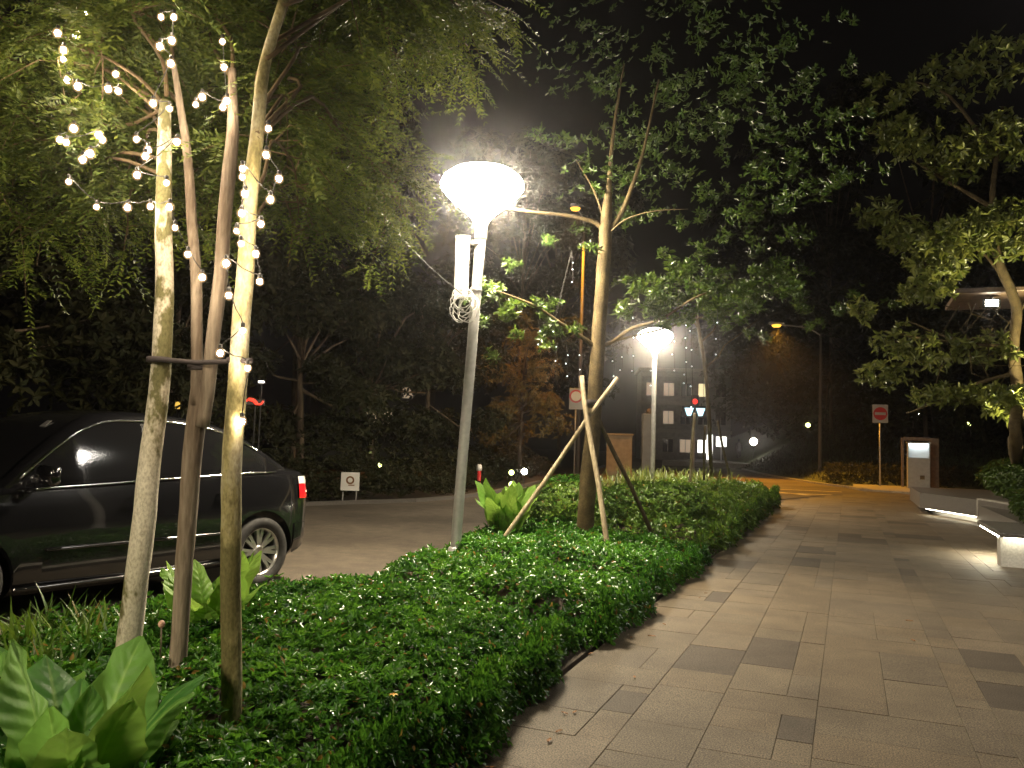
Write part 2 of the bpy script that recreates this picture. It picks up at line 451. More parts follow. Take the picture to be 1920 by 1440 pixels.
# ================================================================== SETTING
# ground: one sheet to the horizon
struct(MB().add([(-85, -40, -.14), (85, -40, -.14), (85, 150, -.14), (-85, 150, -.14)], [(0, 1, 2, 3)]).build('ground', M['soil']))
# road: passes left of the planting bed, then bends across behind it and away to the far building
road_poly = [(-12.6, -30), (-3.9, -30), (-3.9, 19.6), (-3.9, 22.2), (-3.2, 24.0), (-2.2, 25), (.6, 33.9), (-.1, 36.4), (-1.4, 39), (-4.0, 47), (-6.6, 57), (-10, 68),
             (-18, 68), (-14.5, 52), (-11.6, 38), (-10.2, 28), (-9.0, 19), (-10.6, 14.4), (-12.6, 8)]
struct(MB().add([(x, y, -.03) for x, y in road_poly], [tuple(range(len(road_poly)))]).build('road', M['asphalt']))
# orange-lit painted lines on the cross road
mk = MB()
for a, b, wd in (((-5.5, 34.9), (-3.2, 31.0), .14), ((-3.3, 31.2), (-1.2, 29.2), .14), ((-2.3, 29.6), (.2, 30.3), .12), ((-3.0, 32.2), (-.2, 32.6), .12)):
    a, b = Vector(a), Vector(b); d = (b-a).normalized(); nrm = Vector((-d.y, d.x))*wd
    mk.add([(*(a-nrm), -.026), (*(b-nrm), -.026), (*(b+nrm), -.026), (*(a+nrm), -.026)], [(0, 1, 2, 3)])
struct(mk.build('road_marking', M['paint_yellow']))
def kerb(pts, wd=.15, z0=-.14, z1=.05, name='kerb', m_='concrete'):
    pts = smooth_path([(x, y, 0) for x, y in pts], 3); m = MB(); seg = []
    for i in range(len(pts)-1):
        a, b = pts[i], pts[i+1]; d = (b-a).normalized(); nn = Vector((-d.y, d.x, 0))*wd/2
        m.add([a-nn+Vector((0, 0, z0)), b-nn+Vector((0, 0, z0)), b+nn+Vector((0, 0, z0)), a+nn+Vector((0, 0, z0)),
               a-nn+Vector((0, 0, z1)), b-nn+Vector((0, 0, z1)), b+nn+Vector((0, 0, z1)), a+nn+Vector((0, 0, z1))],
              [(4, 5, 6, 7), (0, 1, 5, 4), (2, 3, 7, 6), (1, 2, 6, 5), (3, 0, 4, 7)])
    return struct(m.build(name, M[m_]))
kerb([(-5.0, -6), (-4.98, 3), (-4.85, 4.8), (-4.5, 6.0), (-4.33, 7.0), (-4.5, 8.3), (-4.9, 10.3), (-5.0, 12.5), (-5.0, 19.4), (-4.55, 22.0), (-3.5, 23.8), (-2.1, 24.6)])
kerb([(-12.8, 4), (-12.7, 9), (-10.7, 14.5), (-9.1, 19), (-10.3, 28), (-11.7, 38), (-14.6, 52)], m_='stone_dark')
kerb([(-6.5, 57), (-3.9, 47), (-1.3, 39.1), (.1, 36.3), (.8, 34.1), (3.4, 32.6), (8, 31.5)])
# planting bed soil
struct(MB().prism([(-4.95, -6), (-1.72, -6), (-1.72, 22.4), (-2.2, 24.5), (-3.5, 23.7), (-4.5, 21.9), (-4.95, 19.4), (-4.95, 12.5), (-4.85, 10.3), (-4.45, 8.3), (-4.28, 7.0), (-4.45, 6.0), (-4.8, 4.8), (-4.93, 3)], -.13, .01).build('planting_bed', M['soil']))
# raised island with the kiosk
struct(MB().prism([(.9, 34.1), (3.4, 32.7), (8, 31.6), (12, 33), (12, 39), (.2, 39), (.2, 36.3)], -.13, .05).build('pavement', M['concrete']))
# far raised pavement where the person walks
struct(MB().prism([(-12.5, 60), (-6.0, 60), (-6.0, 74), (-12.5, 74)], -.13, .33).build('pavement', M['concrete']))
# grass bank beyond the road
BL = [(-12, 75), (-9, 67), (-6.2, 58), (-3.6, 48), (-1.0, 39.6), (.9, 39.2), (4, 39.2), (25, 38), (45, 36)]
def bank_z(x, y):
    yl = np.interp(x, [p[0] for p in BL], [p[1] for p in BL]); d = (y-yl)*.62
    return -.13 if d < 0 else .05 + min(5.0, .25*d) + .12*noise.noise((x*.5, y*.5, 0))
rows = []
for j in range(60):
    y = 36 + j*.9
    rows.append([(x, y, bank_z(x, y)) for x in np.linspace(-12, 40, 60)])
struct(MB().grid(rows).build('grass_bank', M['grass'], smooth=True))
# grass blades on the bank
n = 16000
bx = rng.uniform(-9, 16, n); by = rng.uniform(38, 60, n); bz = np.array([bank_z(x, y) for x, y in zip(bx, by)]); k = bz > 0
P = np.stack([bx, by, bz-.02], 1)[k]; D = rng.normal(size=P.shape)*.35 + [0, 0, 1]
V, F = diamonds(P, D, rng.normal(size=P.shape), rng.uniform(.12, .35, len(P)), np.full(len(P), .05))
tag(npmesh('grass', V, F, M['leaf_dark']), 'rough dark grass on the bank behind the no-entry sign', 'grass', kind='stuff')

# ------------------------------------------------------------------ walkway with granite pavers
walk = struct(MB().prism([(-1.7, -6), (9, -6), (9, 33.0), (3.3, 32.5), (.7, 33.9), (-2.1, 24.4), (-1.7, 22)], -.13, -.012).build('walkway', M['grout']))
xe = [-1.69, -1.29, -1.10, -.69, -.34, -.16, .22, .60, .79, 1.17, 1.55, 1.74]
while xe[-1] < 8.8: xe.append(xe[-1] + random.choice([.19, .38, .38, .41, .35]))
forced = {2: [(5.70, 6.42, .03)], 3: [(6.05, 6.93, .05)], 4: [(4.60, 5.02, .06)], 1: [(4.63, 5.04, .05)], 0: [(4.55, 5.15, .11)], 6: [(6.1, 6.9, .12)]}
tiles = []
def add_tile(x0, x1, y0, y1, tone):
    cx, cyy = (x0+x1)/2, (y0+y1)/2
    lim = 33.2 if cx > 3 else (33.8 if cx > .7 else 23.9 + (cx+2.1)*3.2)
    if y1 > lim: return
    q = RM.transposed() @ (Vector((cx, cyy, 0))-CAM); area = 0
    if q.z < 0:
        px, py = 960+FPX*q.x/-q.z, 720-FPX*q.y/-q.z
        if -60 < px < 1990 and py < 1520: area = (x1-x0)*(y1-y0)*CAM.z/(-q.z)**3
    tiles.append((area, x0, x1, y0, y1, tone))
bands = [[0, 1], [2], [3, 4], [5, 6], [7], [8, 9]]; nb = 10
while nb < len(xe)-1:
    k_ = min(random.choice([1, 2, 2, 3]), len(xe)-1-nb); bands.append(list(range(nb, nb+k_))); nb += k_
for bd in bands:
    y = 1.2 + random.random()*.4
    while y < 33.5:
        fl = [(c, f) for c in bd for f in forced.get(c, [])]
        Lb = random.choice([.38, .42, .5, .6, .72, .9])
        hit = [f for c, f in fl if f[0]-.25 < y + Lb and f[1] > y + .01]
        if hit: Lb = max(max(f[1] for f in hit) - y, .3)
        if len(bd) > 1 and not hit and random.random() < .5:
            add_tile(xe[bd[0]], xe[bd[-1]+1], y, y+Lb, random.random())
        else:
            for c in bd:
                mine = [f for cc, f in fl if cc == c and f in hit]
                if mine:
                    f = mine[0]
                    if f[0] - y > .05: add_tile(xe[c], xe[c+1], y, f[0], .3 + .6*random.random())
                    add_tile(xe[c], xe[c+1], max(f[0], y), f[1], f[2])
                    if y + Lb - f[1] > .05: add_tile(xe[c], xe[c+1], f[1], y+Lb, .3 + .6*random.random())
                elif Lb > .55 and random.random() < .55:
                    t_ = y + Lb*random.choice([.35, .5, .65]); add_tile(xe[c], xe[c+1], y, t_, random.random()); add_tile(xe[c], xe[c+1], t_, y+Lb, random.random())
                else: add_tile(xe[c], xe[c+1], y, y+Lb, random.random())
        y += Lb
tiles.sort(key=lambda t: -t[0])
def paver_geo(x0, x1, y0, y1, h, ch=.002, j=.0011):
    x0 += j; x1 -= j; y0 += j; y1 -= j
    tl = [random.uniform(-.0012, .0012) for _ in range(4)]
    vs_ = [(x0, y0, -.02), (x1, y0, -.02), (x1, y1, -.02), (x0, y1, -.02),
           (x0, y0, h-ch), (x1, y0, h-ch), (x1, y1, h-ch), (x0, y1, h-ch),
           (x0+ch, y0+ch, h+tl[0]), (x1-ch, y0+ch, h+tl[1]), (x1-ch, y1-ch, h+tl[2]), (x0+ch, y1-ch, h+tl[3])]
    fs = [(8, 9, 10, 11)]
    for k in range(4):
        k2 = (k+1) % 4; fs += [(k, k2, 4+k2, 4+k), (4+k, 4+k2, 8+k2, 8+k)]
    return vs_, fs
M['pavers'] = []
for nm, c in (('dark_granite', (0.065, 0.052, 0.039)), ('grey_granite', (0.110, 0.090, 0.065)), ('mid_granite', (0.120, 0.098, 0.069)), ('warm_granite', (0.125, 0.099, 0.067)), ('pale_granite', (0.136, 0.110, 0.078))):
    mm = granite(nm, 'object')
    rr = [x for x in mm.node_tree.nodes if x.type == 'VALTORGB'][0].color_ramp
    while len(rr.elements) > 2: rr.elements.remove(rr.elements[-2])
    rr.elements[0].color = (*[x*.92 for x in c], 1); rr.elements[1].color = (*[x*1.08 for x in c], 1)
    M['pavers'].append(mm)
rest = MB()
for idx, (a, x0, x1, y0, y1, tone) in enumerate(tiles):
    h = random.uniform(-.001, .0015)
    if idx < 300 and a > 0:
        v, f = paver_geo(x0, x1, y0, y1, h)
        k = 0 if tone < .09 else 1 if tone < .30 else 2 if tone < .55 else 3 if tone < .85 else 4
        MB().add(v, f).build('paver', M['pavers'][k], walk)
    else:
        rest.add(*paver_geo(x0, x1, y0, y1, h))
o = rest.build('far_pavers', M['granite_island'], walk); o['kind'] = 'stuff'

# ================================================================== HEDGE / GROUND COVER
def edge_r(y):   return -1.77 + .06*sin(y*2.1) + .05*sin(y*5.3+1) - .12*exp(-((y-5.75)/.35)**2)
EL = [(-6, -4.8), (4.6, -4.72), (5.6, -4.42), (6.5, -4.1), (7.4, -4.12), (8.8, -4.5), (11, -4.75), (19, -4.78), (24, -4.6)]
def edge_l(y):   return float(np.interp(y, [e[0] for e in EL], [e[1] for e in EL])) + .05*sin(y*2.3+.5)
def hedge_h(x, y):
    h = .31 + .012*max(0, y-6)
    h += .10*noise.noise((x*.9, y*.9, 3.1)) + .11*noise.noise((x*2.3, y*2.3, 7.7)) + .04*noise.noise((x*6, y*6, 1.7))
    h -= .24*exp(-((y-(5.75-.28*(x+1.6)))/.22)**2) * (1 if x > -4.2 else .4)
    h -= .19*exp(-((y-(7.6-.15*(x+1.6)))/.25)**2) * (1 if x < -2.4 else .35)
    h -= .10*exp(-((y-(11.2+.2*x))/.5)**2)
    dr = min(edge_r(y)-x, x-edge_l(y)); dr = min(dr, max(0, (22.6 - y)))
    return h*max(0.0, 1-exp(-max(dr, 0)/.17)) if dr < .8 else h
def hedge_piece(y0, y1, dens, L, W, name, m, xlim=None, hmul=1.0, k=5):
    ys = np.arange(y0, y1+.001, .12 if y0 < 8 else .25); rows = []
    for y in ys:
        a, b = edge_l(y), edge_r(y)
        if xlim: a, b = max(a, xlim[0]), min(b, xlim[1])
        rows.append([(x, y, max(.0, hedge_h(x, y)*hmul*.86-.02)) for x in np.linspace(a, b, 30)])
    base = MB().grid(rows)
    area = 3.0*(y1-y0); n = int(area*dens)
    Q, D = [], []
    while len(Q) < n:
        y = random.uniform(y0, y1); a, b = edge_l(y), edge_r(y)
        if xlim: a, b = max(a, xlim[0]), min(b, xlim[1])
        if random.random() < .17:       # side wall by the walkway
            x = b - .02 + random.uniform(-.05, .10); hh = hedge_h(b-.3, y)*hmul; z = hh*random.random()**.8
            Q.append((x + .06*(1-z/max(hh, .1)), y, z + .02)); D.append((.9, random.uniform(-.4, .4), .5))
        else:
            x = random.uniform(a, b); h = hedge_h(x, y)*hmul; e = .05
            gx = (hedge_h(x+e, y)-hedge_h(x-e, y))/(2*e); gy = (hedge_h(x, y+e)-hedge_h(x, y-e))/(2*e)
            Q.append((x, y, h + random.uniform(-.08, .045) + (.05 if random.random() < .06 else 0))); D.append((-gx*.8 + random.gauss(0, .35), -gy*.8 + random.gauss(0, .35), 1))
    V, F = tufts(np.array(Q), np.array(D), k, L, W, .8)
    # the dark woody mass under the leaves is part of the same planting
    bv = np.array(base.v); bf = np.array(base.f)
    V2, F2 = merge([(V, F), (bv, bf)])
    o = npmesh(name, V2, F2, m)
    o.data.materials.append(M['soil'])
    mi = np.zeros(len(F2), np.int32); mi[len(F):] = 1
    o.data.polygons.foreach_set('material_index', mi)
    return o
tag(hedge_piece(1.0, 5.75, 1350, .043, .021, 'ground_cover', M['leaf_hedge'], k=6), 'low glossy dark green ground cover mounded beside the walkway in the foreground', 'ground cover', kind='stuff')
tag(hedge_piece(5.75, 11.0, 750, .052, .025, 'ground_cover', M['leaf_hedge'], k=5), 'glossy green ground cover round the foot of the staked tree', 'ground cover', kind='stuff')
tag(hedge_piece(11.0, 22.4, 230, .085, .038, 'ground_cover', M['leaf_hedge_light'], k=5, hmul=1.08), 'ground cover tapering to the far tip of the bed by the cross road', 'ground cover', kind='stuff')

# clipped round shrubs behind the staked tree
def shrub(c, r, n, L, W, m, label, group=None, name='shrub', k=5):
    root = thing(name, label, 'shrub', c, 0, group)
    Q, d = ell_points((0, 0, r[2]*.95), r, n, .75)
    Q[:, 2] = np.maximum(Q[:, 2], .02)
    V, F = tufts(Q, d*.7 + [0, 0, .5], k, L, W)
    npmesh('foliage', V, F, m, root)
    st = MB()
    for i in range(5):
        a = i*1.3; st.tube([(0, 0, -.05), (.3*r[0]*cos(a), .3*r[1]*sin(a), r[2]*.6), (.7*r[0]*cos(a), .7*r[1]*sin(a), r[2]*1.2)], [.012, .009, .005], 5)
    st.build('stem', M['bark_dark'], root)
    return root
shrub((-3.75, 11.6, .25), (.85, .8, .33), 1500, .06, .028, M['leaf_hedge_light'], 'low rounded yellow-green shrub behind the staked tree, on the lamp side')
shrub((-2.9, 13.3, .3), (.9, .9, .3), 1300, .065, .03, M['leaf_hedge_light'], 'low rounded shrub behind the staked tree, on the walkway side')
shrub((-4.3, 13.2, .2), (.6, .7, .38), 900, .065, .03, M['leaf_hedge'], 'dark rounded shrub by the kerb beyond the street lamp')

# ================================================================== STREET LAMPS
def post_lamp(loc, label, lean=(0, 0), soft=False):
    t = thing('street_lamp', label, 'street lamp', loc, 0, 'white post-top street lamps along the bed')
    pole = [(0, 0, -.05), (lean[0]*.3, lean[1]*.3, 1.2), (lean[0]*.7, lean[1]*.7, 2.6), (lean[0], lean[1], 3.75)]
    MB().tube(smooth_path(pole, 3), .058, 16).build('pole', M['galv'], t, True)
    x, y = lean
    MB().lathe([(.13, 0), (.13, .015), (.075, .03), (.07, .28), (.06, .3)], (0, 0, .0)).build('base_collar', M['galv'], t, True)
    MB().lathe([(.06, 3.74), (.072, 3.76), (.072, 3.9), (.085, 3.93)], (x, y, 0)).build('neck', M['galv'], t, True)
    MB().lathe([(.075, 3.935), (.13, 4.02), (.27, 4.13), (.41, 4.26), (.465, 4.335), (.475, 4.37), (.455, 4.40)], (x, y, 0), 32).build('lamp_shade', M['lamp_soft' if soft else 'lamp_white'], t, True)
    MB().lathe([(.465, 4.402), (.445, 4.445), (.34, 4.525), (.19, 4.575), (.02, 4.59)], (x, y, 0), 32).build('lamp_cap', M['lamp_soft' if soft else 'lamp_cap'], t, True)
    return t
L1 = gnd(848, 1010, .35); L1 = (-4.02, 8.32, 0)
lamp1 = post_lamp(L1, 'nearest white post-top street lamp with a flat panel and coiled cable on its pole', (.16, .06))
# flat blank banner panel and its brackets
bp_ = thing('banner_panel', 'blank pale grey panel clamped to the pole of the nearest street lamp', 'panel', (L1[0], L1[1], 0))
V3 = Vector((.13, .05, 0))
pc = V3 + Vector((-.155, -.06, 3.42))
MB().bbox(pc, (.16, .03, .72), .006, radians(20)).build('panel', M['galv_light'], bp_)
for z in (3.15, 3.68): MB().lathe([(.063, z), (.068, z+.005), (.068, z+.035), (.063, z+.04)], (V3.x, V3.y, 0)).build('bracket', M['galv'], bp_)
# coiled cable hanging at the foot of the panel
cc = thing('cable_coil', 'loops of thin cable hanging on the nearest lamp pole below the panel', 'cable', (L1[0], L1[1], 0))
for i in range(9):
    r = random.uniform(.07, .15); c = Vector((.10 + random.uniform(-.09, .03), .0, 2.98 + random.uniform(-.06, .07))); a0 = random.random()*6; tl = random.uniform(-.4, .4)
    MB().tube([c + Vector((r*cos(a0+t*.45)*cos(tl), -.085 + .03*sin(t*1.3+i), r*1.1*sin(a0+t*.45) + .05*tl)) for t in range(15)], .006, 5).build('loop', M['galv_light'], cc, True)
lamp2 = post_lamp((-4.78, 21.7, 0), 'smaller looking white post-top street lamp standing at the far end of the bed')
lamp3 = post_lamp((3.4, 8.3, 0), 'dimmer unseen stand-in lamp on the building side, for the source reflected in the car window', soft=True); lamp3.scale = (1.7, 1.7, 1.45)  # unseen lamp added for the car-glass reflection and for fill on the right
lamp0 = post_lamp((-3.35, -4.9, 0), 'white post-top street lamp standing before the near end of the bed')

# ================================================================== TREES BY THE CAR
def tree_trunk(root, pts, rad, m, n=14, jit=.06, name='trunk', parent=None):
    pts = smooth_path(pts, 5); k = len(pts)
    rr = np.interp(np.linspace(0, 1, k), np.linspace(0, 1, len(rad)), rad)
    pp = [p + Vector((noise.noise((p.z*2.2, i*.0, 1.7)), noise.noise((p.z*2.2, 5.1, 0)), 0))*.012 for i, p in enumerate(pts)]
    o = MB().tube(pp, list(rr), n, True, jit, int(abs(pts[0].x*1000))).build(name, m, parent or root, True)
    return o
def limb_path(a, b, sag=.25, n=5, seed=0):
    a, b = Vector(a), Vector(b); r = random.Random(seed); out = []
    for i in range(n+1):
        t = i/n; p = a.lerp(b, t); p.z += sag*sin(pi*t)
        if 0 < i < n: p += Vector((r.uniform(-1, 1), r.uniform(-1, 1), r.uniform(-1, 1)))*.05*(b-a).length
        out.append(p)
    return out
def feather_crown(root, limbs, m_bark, spr_per=70, seed=0, twig_r=.55, dens=1.0):
    """limbs: list of point lists in world; sprays on twigs round the outer part of each"""
    base = Vector(root.location); B = MB(); Qs, Ds = [], []
    r = random.Random(seed)
    for li, (path, size) in enumerate(limbs):
        path = smooth_path(path, 3); n = len(path)
        B.tube([p-base for p in path], list(np.linspace(.011, .004, n)), 6)
        for j in range(int(22*dens*size/.5)):
            t = r.uniform(.35, 1.0)**.8; p = path[min(n-1, int(t*(n-1)))]
            d = Vector((r.gauss(0, 1), r.gauss(0, 1), r.gauss(-.15, .55))).normalized()
            e = p + d*size*r.uniform(.4, 1.15)
            mid = p.lerp(e, .5) + Vector((0, 0, .06))
            B.tube([p-base, mid-base, e-base], [.005, .004, .002], 4, False)
            for s in range(int(spr_per/10)+1):
                u = r.uniform(.15, 1.05); q = p.lerp(mid, u*2) if u < .5 else mid.lerp(e, (u-.5)*2)
                Qs.append(q-base); Ds.append(Vector((d.x + r.gauss(0, .6), d.y + r.gauss(0, .6), d.z*.4 - .15 + r.gauss(0, .25))))
    V, F = feather_sprays(np.array(Qs), np.array(Ds))
    cr = npmesh('crown', V, F, M['leaf_feather'], root)
    B.build('branches', M['twig'], root, True)
    return cr
D1, D2, D3 = 3.86, 3.97, 3.53
# pale trunk
t1p = [dep(222, 1330, D1), dep(240, 1200, D1), dep(268, 1000, D1), dep(290, 800, D1+.05), dep(304, 640, D1+.1), dep(308, 450, D1+.15), dep(308, 290, D1+.2), dep(312, 190, D1+.25)]
tr1 = thing('slender_tree', 'slender tree with a pale cream trunk blotched green, leftmost of the tied trunks', 'tree', t1p[0], 0, 'slender trees tied together by the car')
def rel(root, pts): return [Vector(p)-Vector(root.location) for p in pts]
tree_trunk(tr1, rel(tr1, t1p), [.058, .055, .052, .048, .045, .040, .034, .026], M['bark_pale'])
# forked brown trunk
t2p = [dep(328, 1300, D2), dep(338, 1150, D2), dep(352, 980, D2), dep(366, 820, D2), dep(378, 690, D2)]
tr2 = thing('forked_tree', 'slender brown tree forking into two stems, middle of the tied trunks', 'tree', t2p[0], 0, 'slender trees tied together by the car')
tree_trunk(tr2, rel(tr2, t2p), [.040, .040, .042, .046, .044], M['bark_brown'])
t2a = [dep(366, 760, D2-.02), dep(368, 600, D2), dep(362, 430, D2+.1), dep(352, 300, D2+.15), dep(340, 200, D2+.2), dep(325, 120, D2+.2)]
t2b = [dep(380, 800, D2-.03), dep(398, 640, D2-.03), dep(416, 480, D2), dep(430, 320, D2), dep(438, 220, D2+.05), dep(436, 130, D2+.1)]
tree_trunk(tr2, rel(tr2, t2a), [.026, .027, .025, .022, .018, .012], M['bark_brown'], name='stem')
tree_trunk(tr2, rel(tr2, t2b), [.034, .033, .033, .033, .027, .018], M['bark_brown'], name='stem')
# olive trunk
t3p = [dep(434, 1370, D3), dep(432, 1200, D3), dep(434, 1000, D3), dep(440, 800, D3+.05), dep(450, 620, D3+.1), dep(466, 420, D3+.15), dep(482, 250, D3+.2), dep(500, 110, D3+.3), dep(530, 0, D3+.4)]
tr3 = thing('slender_tree', 'slender tree with an olive yellow trunk, rightmost of the tied trunks', 'tree', t3p[0], 0, 'slender trees tied together by the car')
tree_trunk(tr3, rel(tr3, t3p), [.042, .043, .042, .042, .040, .036, .030, .026, .022], M['bark_olive'])
# horizontal tie bar and straps
tb = thing('tie_bar', 'thin dark bar strapped across the tied trunks above the car roof', 'tie bar', dep(285, 674, D1-.02))
MB().tube(rel(tb, [dep(278, 672, D1-.05), dep(370, 680, D2-.06), dep(470, 676, D3-.0)]), .012, 8).build('bar', M['strap'], tb, True)
for (px, py, D, r) in ((298, 675, D1+.05, .052), (376, 690, D2, .056), (447, 677, D3+.1, .046)):
    MB().lathe([(r, -.012), (r+.004, -.01), (r+.004, .012), (r, .014)], Vector(dep(px, py, D))-Vector(tb.location), 16).build('strap', M['strap'], tb, True)

def L(a, b, D0, D1_, size, sag=.15, seed=0):
    return (limb_path(dep(*a, D0), dep(*b, D1_), sag, 5, seed), size)
feather_crown(tr1, [L((312, 200), (60, 60), 4.1, 4.3, .55, .1, 1), L((310, 240), (90, 330), 4.1, 4.9, .45, .3, 2), L((308, 300), (20, 440), 4.1, 5.4, .5, .3, 3),
                    L((308, 330), (150, 430), 4.1, 5.3, .38, .25, 4), L((310, 220), (-80, 200), 4.1, 4.8, .55, .2, 5), L((312, 180), (200, -60), 4.1, 4.2, .5, .1, 6),
                    L((310, 250), (240, 440), 4.2, 5.0, .3, .2, 7), L((312, 200), (-120, 380), 4.1, 5.6, .6, .3, 8), L((312, 200), (30, 160), 4.2, 5.2, .5, .3, 9), L((310, 260), (200, 260), 4.1, 5.6, .3, .2, 10)], M['bark_pale'], seed=1)
feather_crown(tr2, [L((325, 130), (290, -40), 4.2, 4.5, .5, .1, 11), L((436, 140), (400, -60), 4.1, 4.6, .5, .1, 12), L((352, 300), (300, 330), 4.1, 5.2, .3, .2, 13),
                    L((340, 200), (180, 120), 4.2, 5.6, .5, .2, 14), L((437, 180), (420, 380), 4.1, 5.2, .35, .35, 15), L((436, 150), (330, 60), 4.1, 5.6, .45, .2, 16), L((436, 150), (360, 470), 4.2, 6.2, .4, .4, 17)], M['bark_brown'], seed=2)
feather_crown(tr3, [L((500, 110), (640, 60), 3.8, 5.4, .6, .3, 21), L((500, 110), (760, 120), 3.8, 6.2, .6, .45, 22), L((510, 80), (880, 90), 3.9, 6.4, .55, .4, 23), L((530, 10), (700, -40), 3.9, 5.2, .6, .2, 24),
                    L((482, 250), (580, 300), 3.7, 5.4, .45, .3, 25), L((470, 380), (560, 400), 3.7, 5.0, .35, .3, 26), L((482, 250), (660, 360), 3.7, 6.2, .45, .4, 27), L((482, 250), (740, 430), 3.7, 6.6, .40, .5, 28),
                    L((482, 260), (800, 480), 3.7, 7.0, .25, .5, 29), L((470, 420), (540, 500), 3.7, 5.4, .25, .3, 30), L((520, 30), (860, 10), 3.9, 6.0, .6, .3, 31), L((490, 200), (560, 180), 3.8, 5.0, .45, .3, 32), L((490, 200), (640, 230), 3.8, 6.0, .35, .35, 33)], M['bark_olive'], seed=3)
# ------------------------------------------------------------------ string lights
bulb_me = bpy.data.meshes.new('bulb')
bm = bmesh.new(); bmesh.ops.create_icosphere(bm, subdivisions=2, radius=1)
for v in bm.verts: v.co.z *= 1.12
bm.to_mesh(bulb_me); bm.free(); bulb_me.materials.append(M['bulb']); bulb_me.shade_smooth()
halo_me = bulb_me.copy(); halo_me.name = 'halo_shell'  # added glowing shell, stands in for the lens halo round each bulb
halo_me.transform(Matrix.Scale(1.75, 4))
gm = bpy.data.materials.new('bulb_halo'); gm.use_nodes = True; nt = gm.node_tree; nt.nodes.remove(nt.nodes['Principled BSDF'])
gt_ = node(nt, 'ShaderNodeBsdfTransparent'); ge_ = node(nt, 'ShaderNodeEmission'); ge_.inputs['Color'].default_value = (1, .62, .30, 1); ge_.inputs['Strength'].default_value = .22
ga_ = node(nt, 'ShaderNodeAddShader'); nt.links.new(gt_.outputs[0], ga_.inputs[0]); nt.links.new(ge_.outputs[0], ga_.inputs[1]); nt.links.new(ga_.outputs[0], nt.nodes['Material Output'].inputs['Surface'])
halo_me.materials.clear(); halo_me.materials.append(gm)
def string(pts, D, label, r=.0125, jit=.3, seed=0, small=()):
    rr = random.Random(seed)
    W = [dep(x, y, (D if not callable(D) else D(x, y)) + rr.uniform(-jit, jit)) for x, y in pts]
    t = thing('string_lights', label, 'string lights', W[0], 0, 'warm fairy lights strung through the trees by the car')
    cab = []
    for i in range(len(W)-1):
        a, b = W[i], W[i+1]; m_ = a.lerp(b, .5) - Vector((0, 0, .08*(b-a).length))
        cab += [a + Vector((0, 0, .03)), m_ + Vector((0, 0, .03))]
    cab.append(W[-1] + Vector((0, 0, .03)))
    MB().tube(rel(t, smooth_path(cab, 2)), .0024, 5).build('cable', M['cable'], t, True)
    for p in W:
        o = link('bulb', bulb_me, t, Vector(p)-Vector(t.location)); s = r*rr.uniform(.8, 1.08); o.scale = (s, s, s); link('halo_shell', halo_me, o)
        MB().lathe([(.008, .0), (.009, .004), (.009, .022), (.005, .026)], Vector(p)-Vector(t.location)+Vector((0, 0, s*.9)), 8).build('bulb_cap', M['cable'], t, True)
    return t
string([(129, 341), (181, 388), (239, 389), (282, 387), (318, 388), (328, 427), (352, 477), (379, 520)], lambda x, y: 3.72 if x > 300 else 3.9, 'fairy lights in a low drooping line across the pale trunk', jit=.05, seed=1)
string([(160, 22), (141, 66), (108, 62), (119, 94), (119, 110), (127, 150), (146, 162), (203, 167), (222, 171), (217, 139)], 4.1, 'fairy lights hanging in the upper leaves farthest left of the trunks', seed=2, r=.014)
string([(138, 241), (112, 262), (124, 267), (185, 253), (192, 262), (169, 288), (155, 299)], 4.1, 'small knot of fairy lights in the dark gap left of the pale trunk', seed=3, r=.014)
string([(302, 32), (326, 32), (322, 76), (300, 87), (320, 119), (287, 194), (318, 204), (256, 261), (278, 281), (273, 293), (332, 266), (257, 328), (312, 343)], 3.82, 'fairy lights dropping down along the top of the pale trunk', jit=.1, seed=4)
string([(417, 78), (420, 126), (425, 189), (418, 201), (379, 182), (367, 196)], 3.85, 'short run of fairy lights on the top of the forked trunk', jit=.08, seed=5)
string([(503, 241), (499, 290), (523, 335), (507, 374), (455, 316), (454, 332), (459, 363), (453, 400), (489, 420), (444, 433), (452, 457), (479, 476), (487, 528), (424, 494), (429, 554), (455, 620), (413, 662), (464, 690), (453, 790)],
       3.5, 'long run of fairy lights wound down the olive trunk to below the tie bar', jit=.04, seed=6, r=.012)

# cable from the trees to the lamp
c0, c1 = dep(600, 245, 6.3), Vector((L1[0]+.02, L1[1]-.08, 3.1))
cb = MB().tube([c0.lerp(c1, i/10) - Vector((0, 0, .12*sin(pi*i/10))) for i in range(11)], .005, 5).build('overhead_cable', M['cable'], None, True)
tag(cb, 'dark cable hung from the tied trees across to the nearest lamp pole', 'cable')

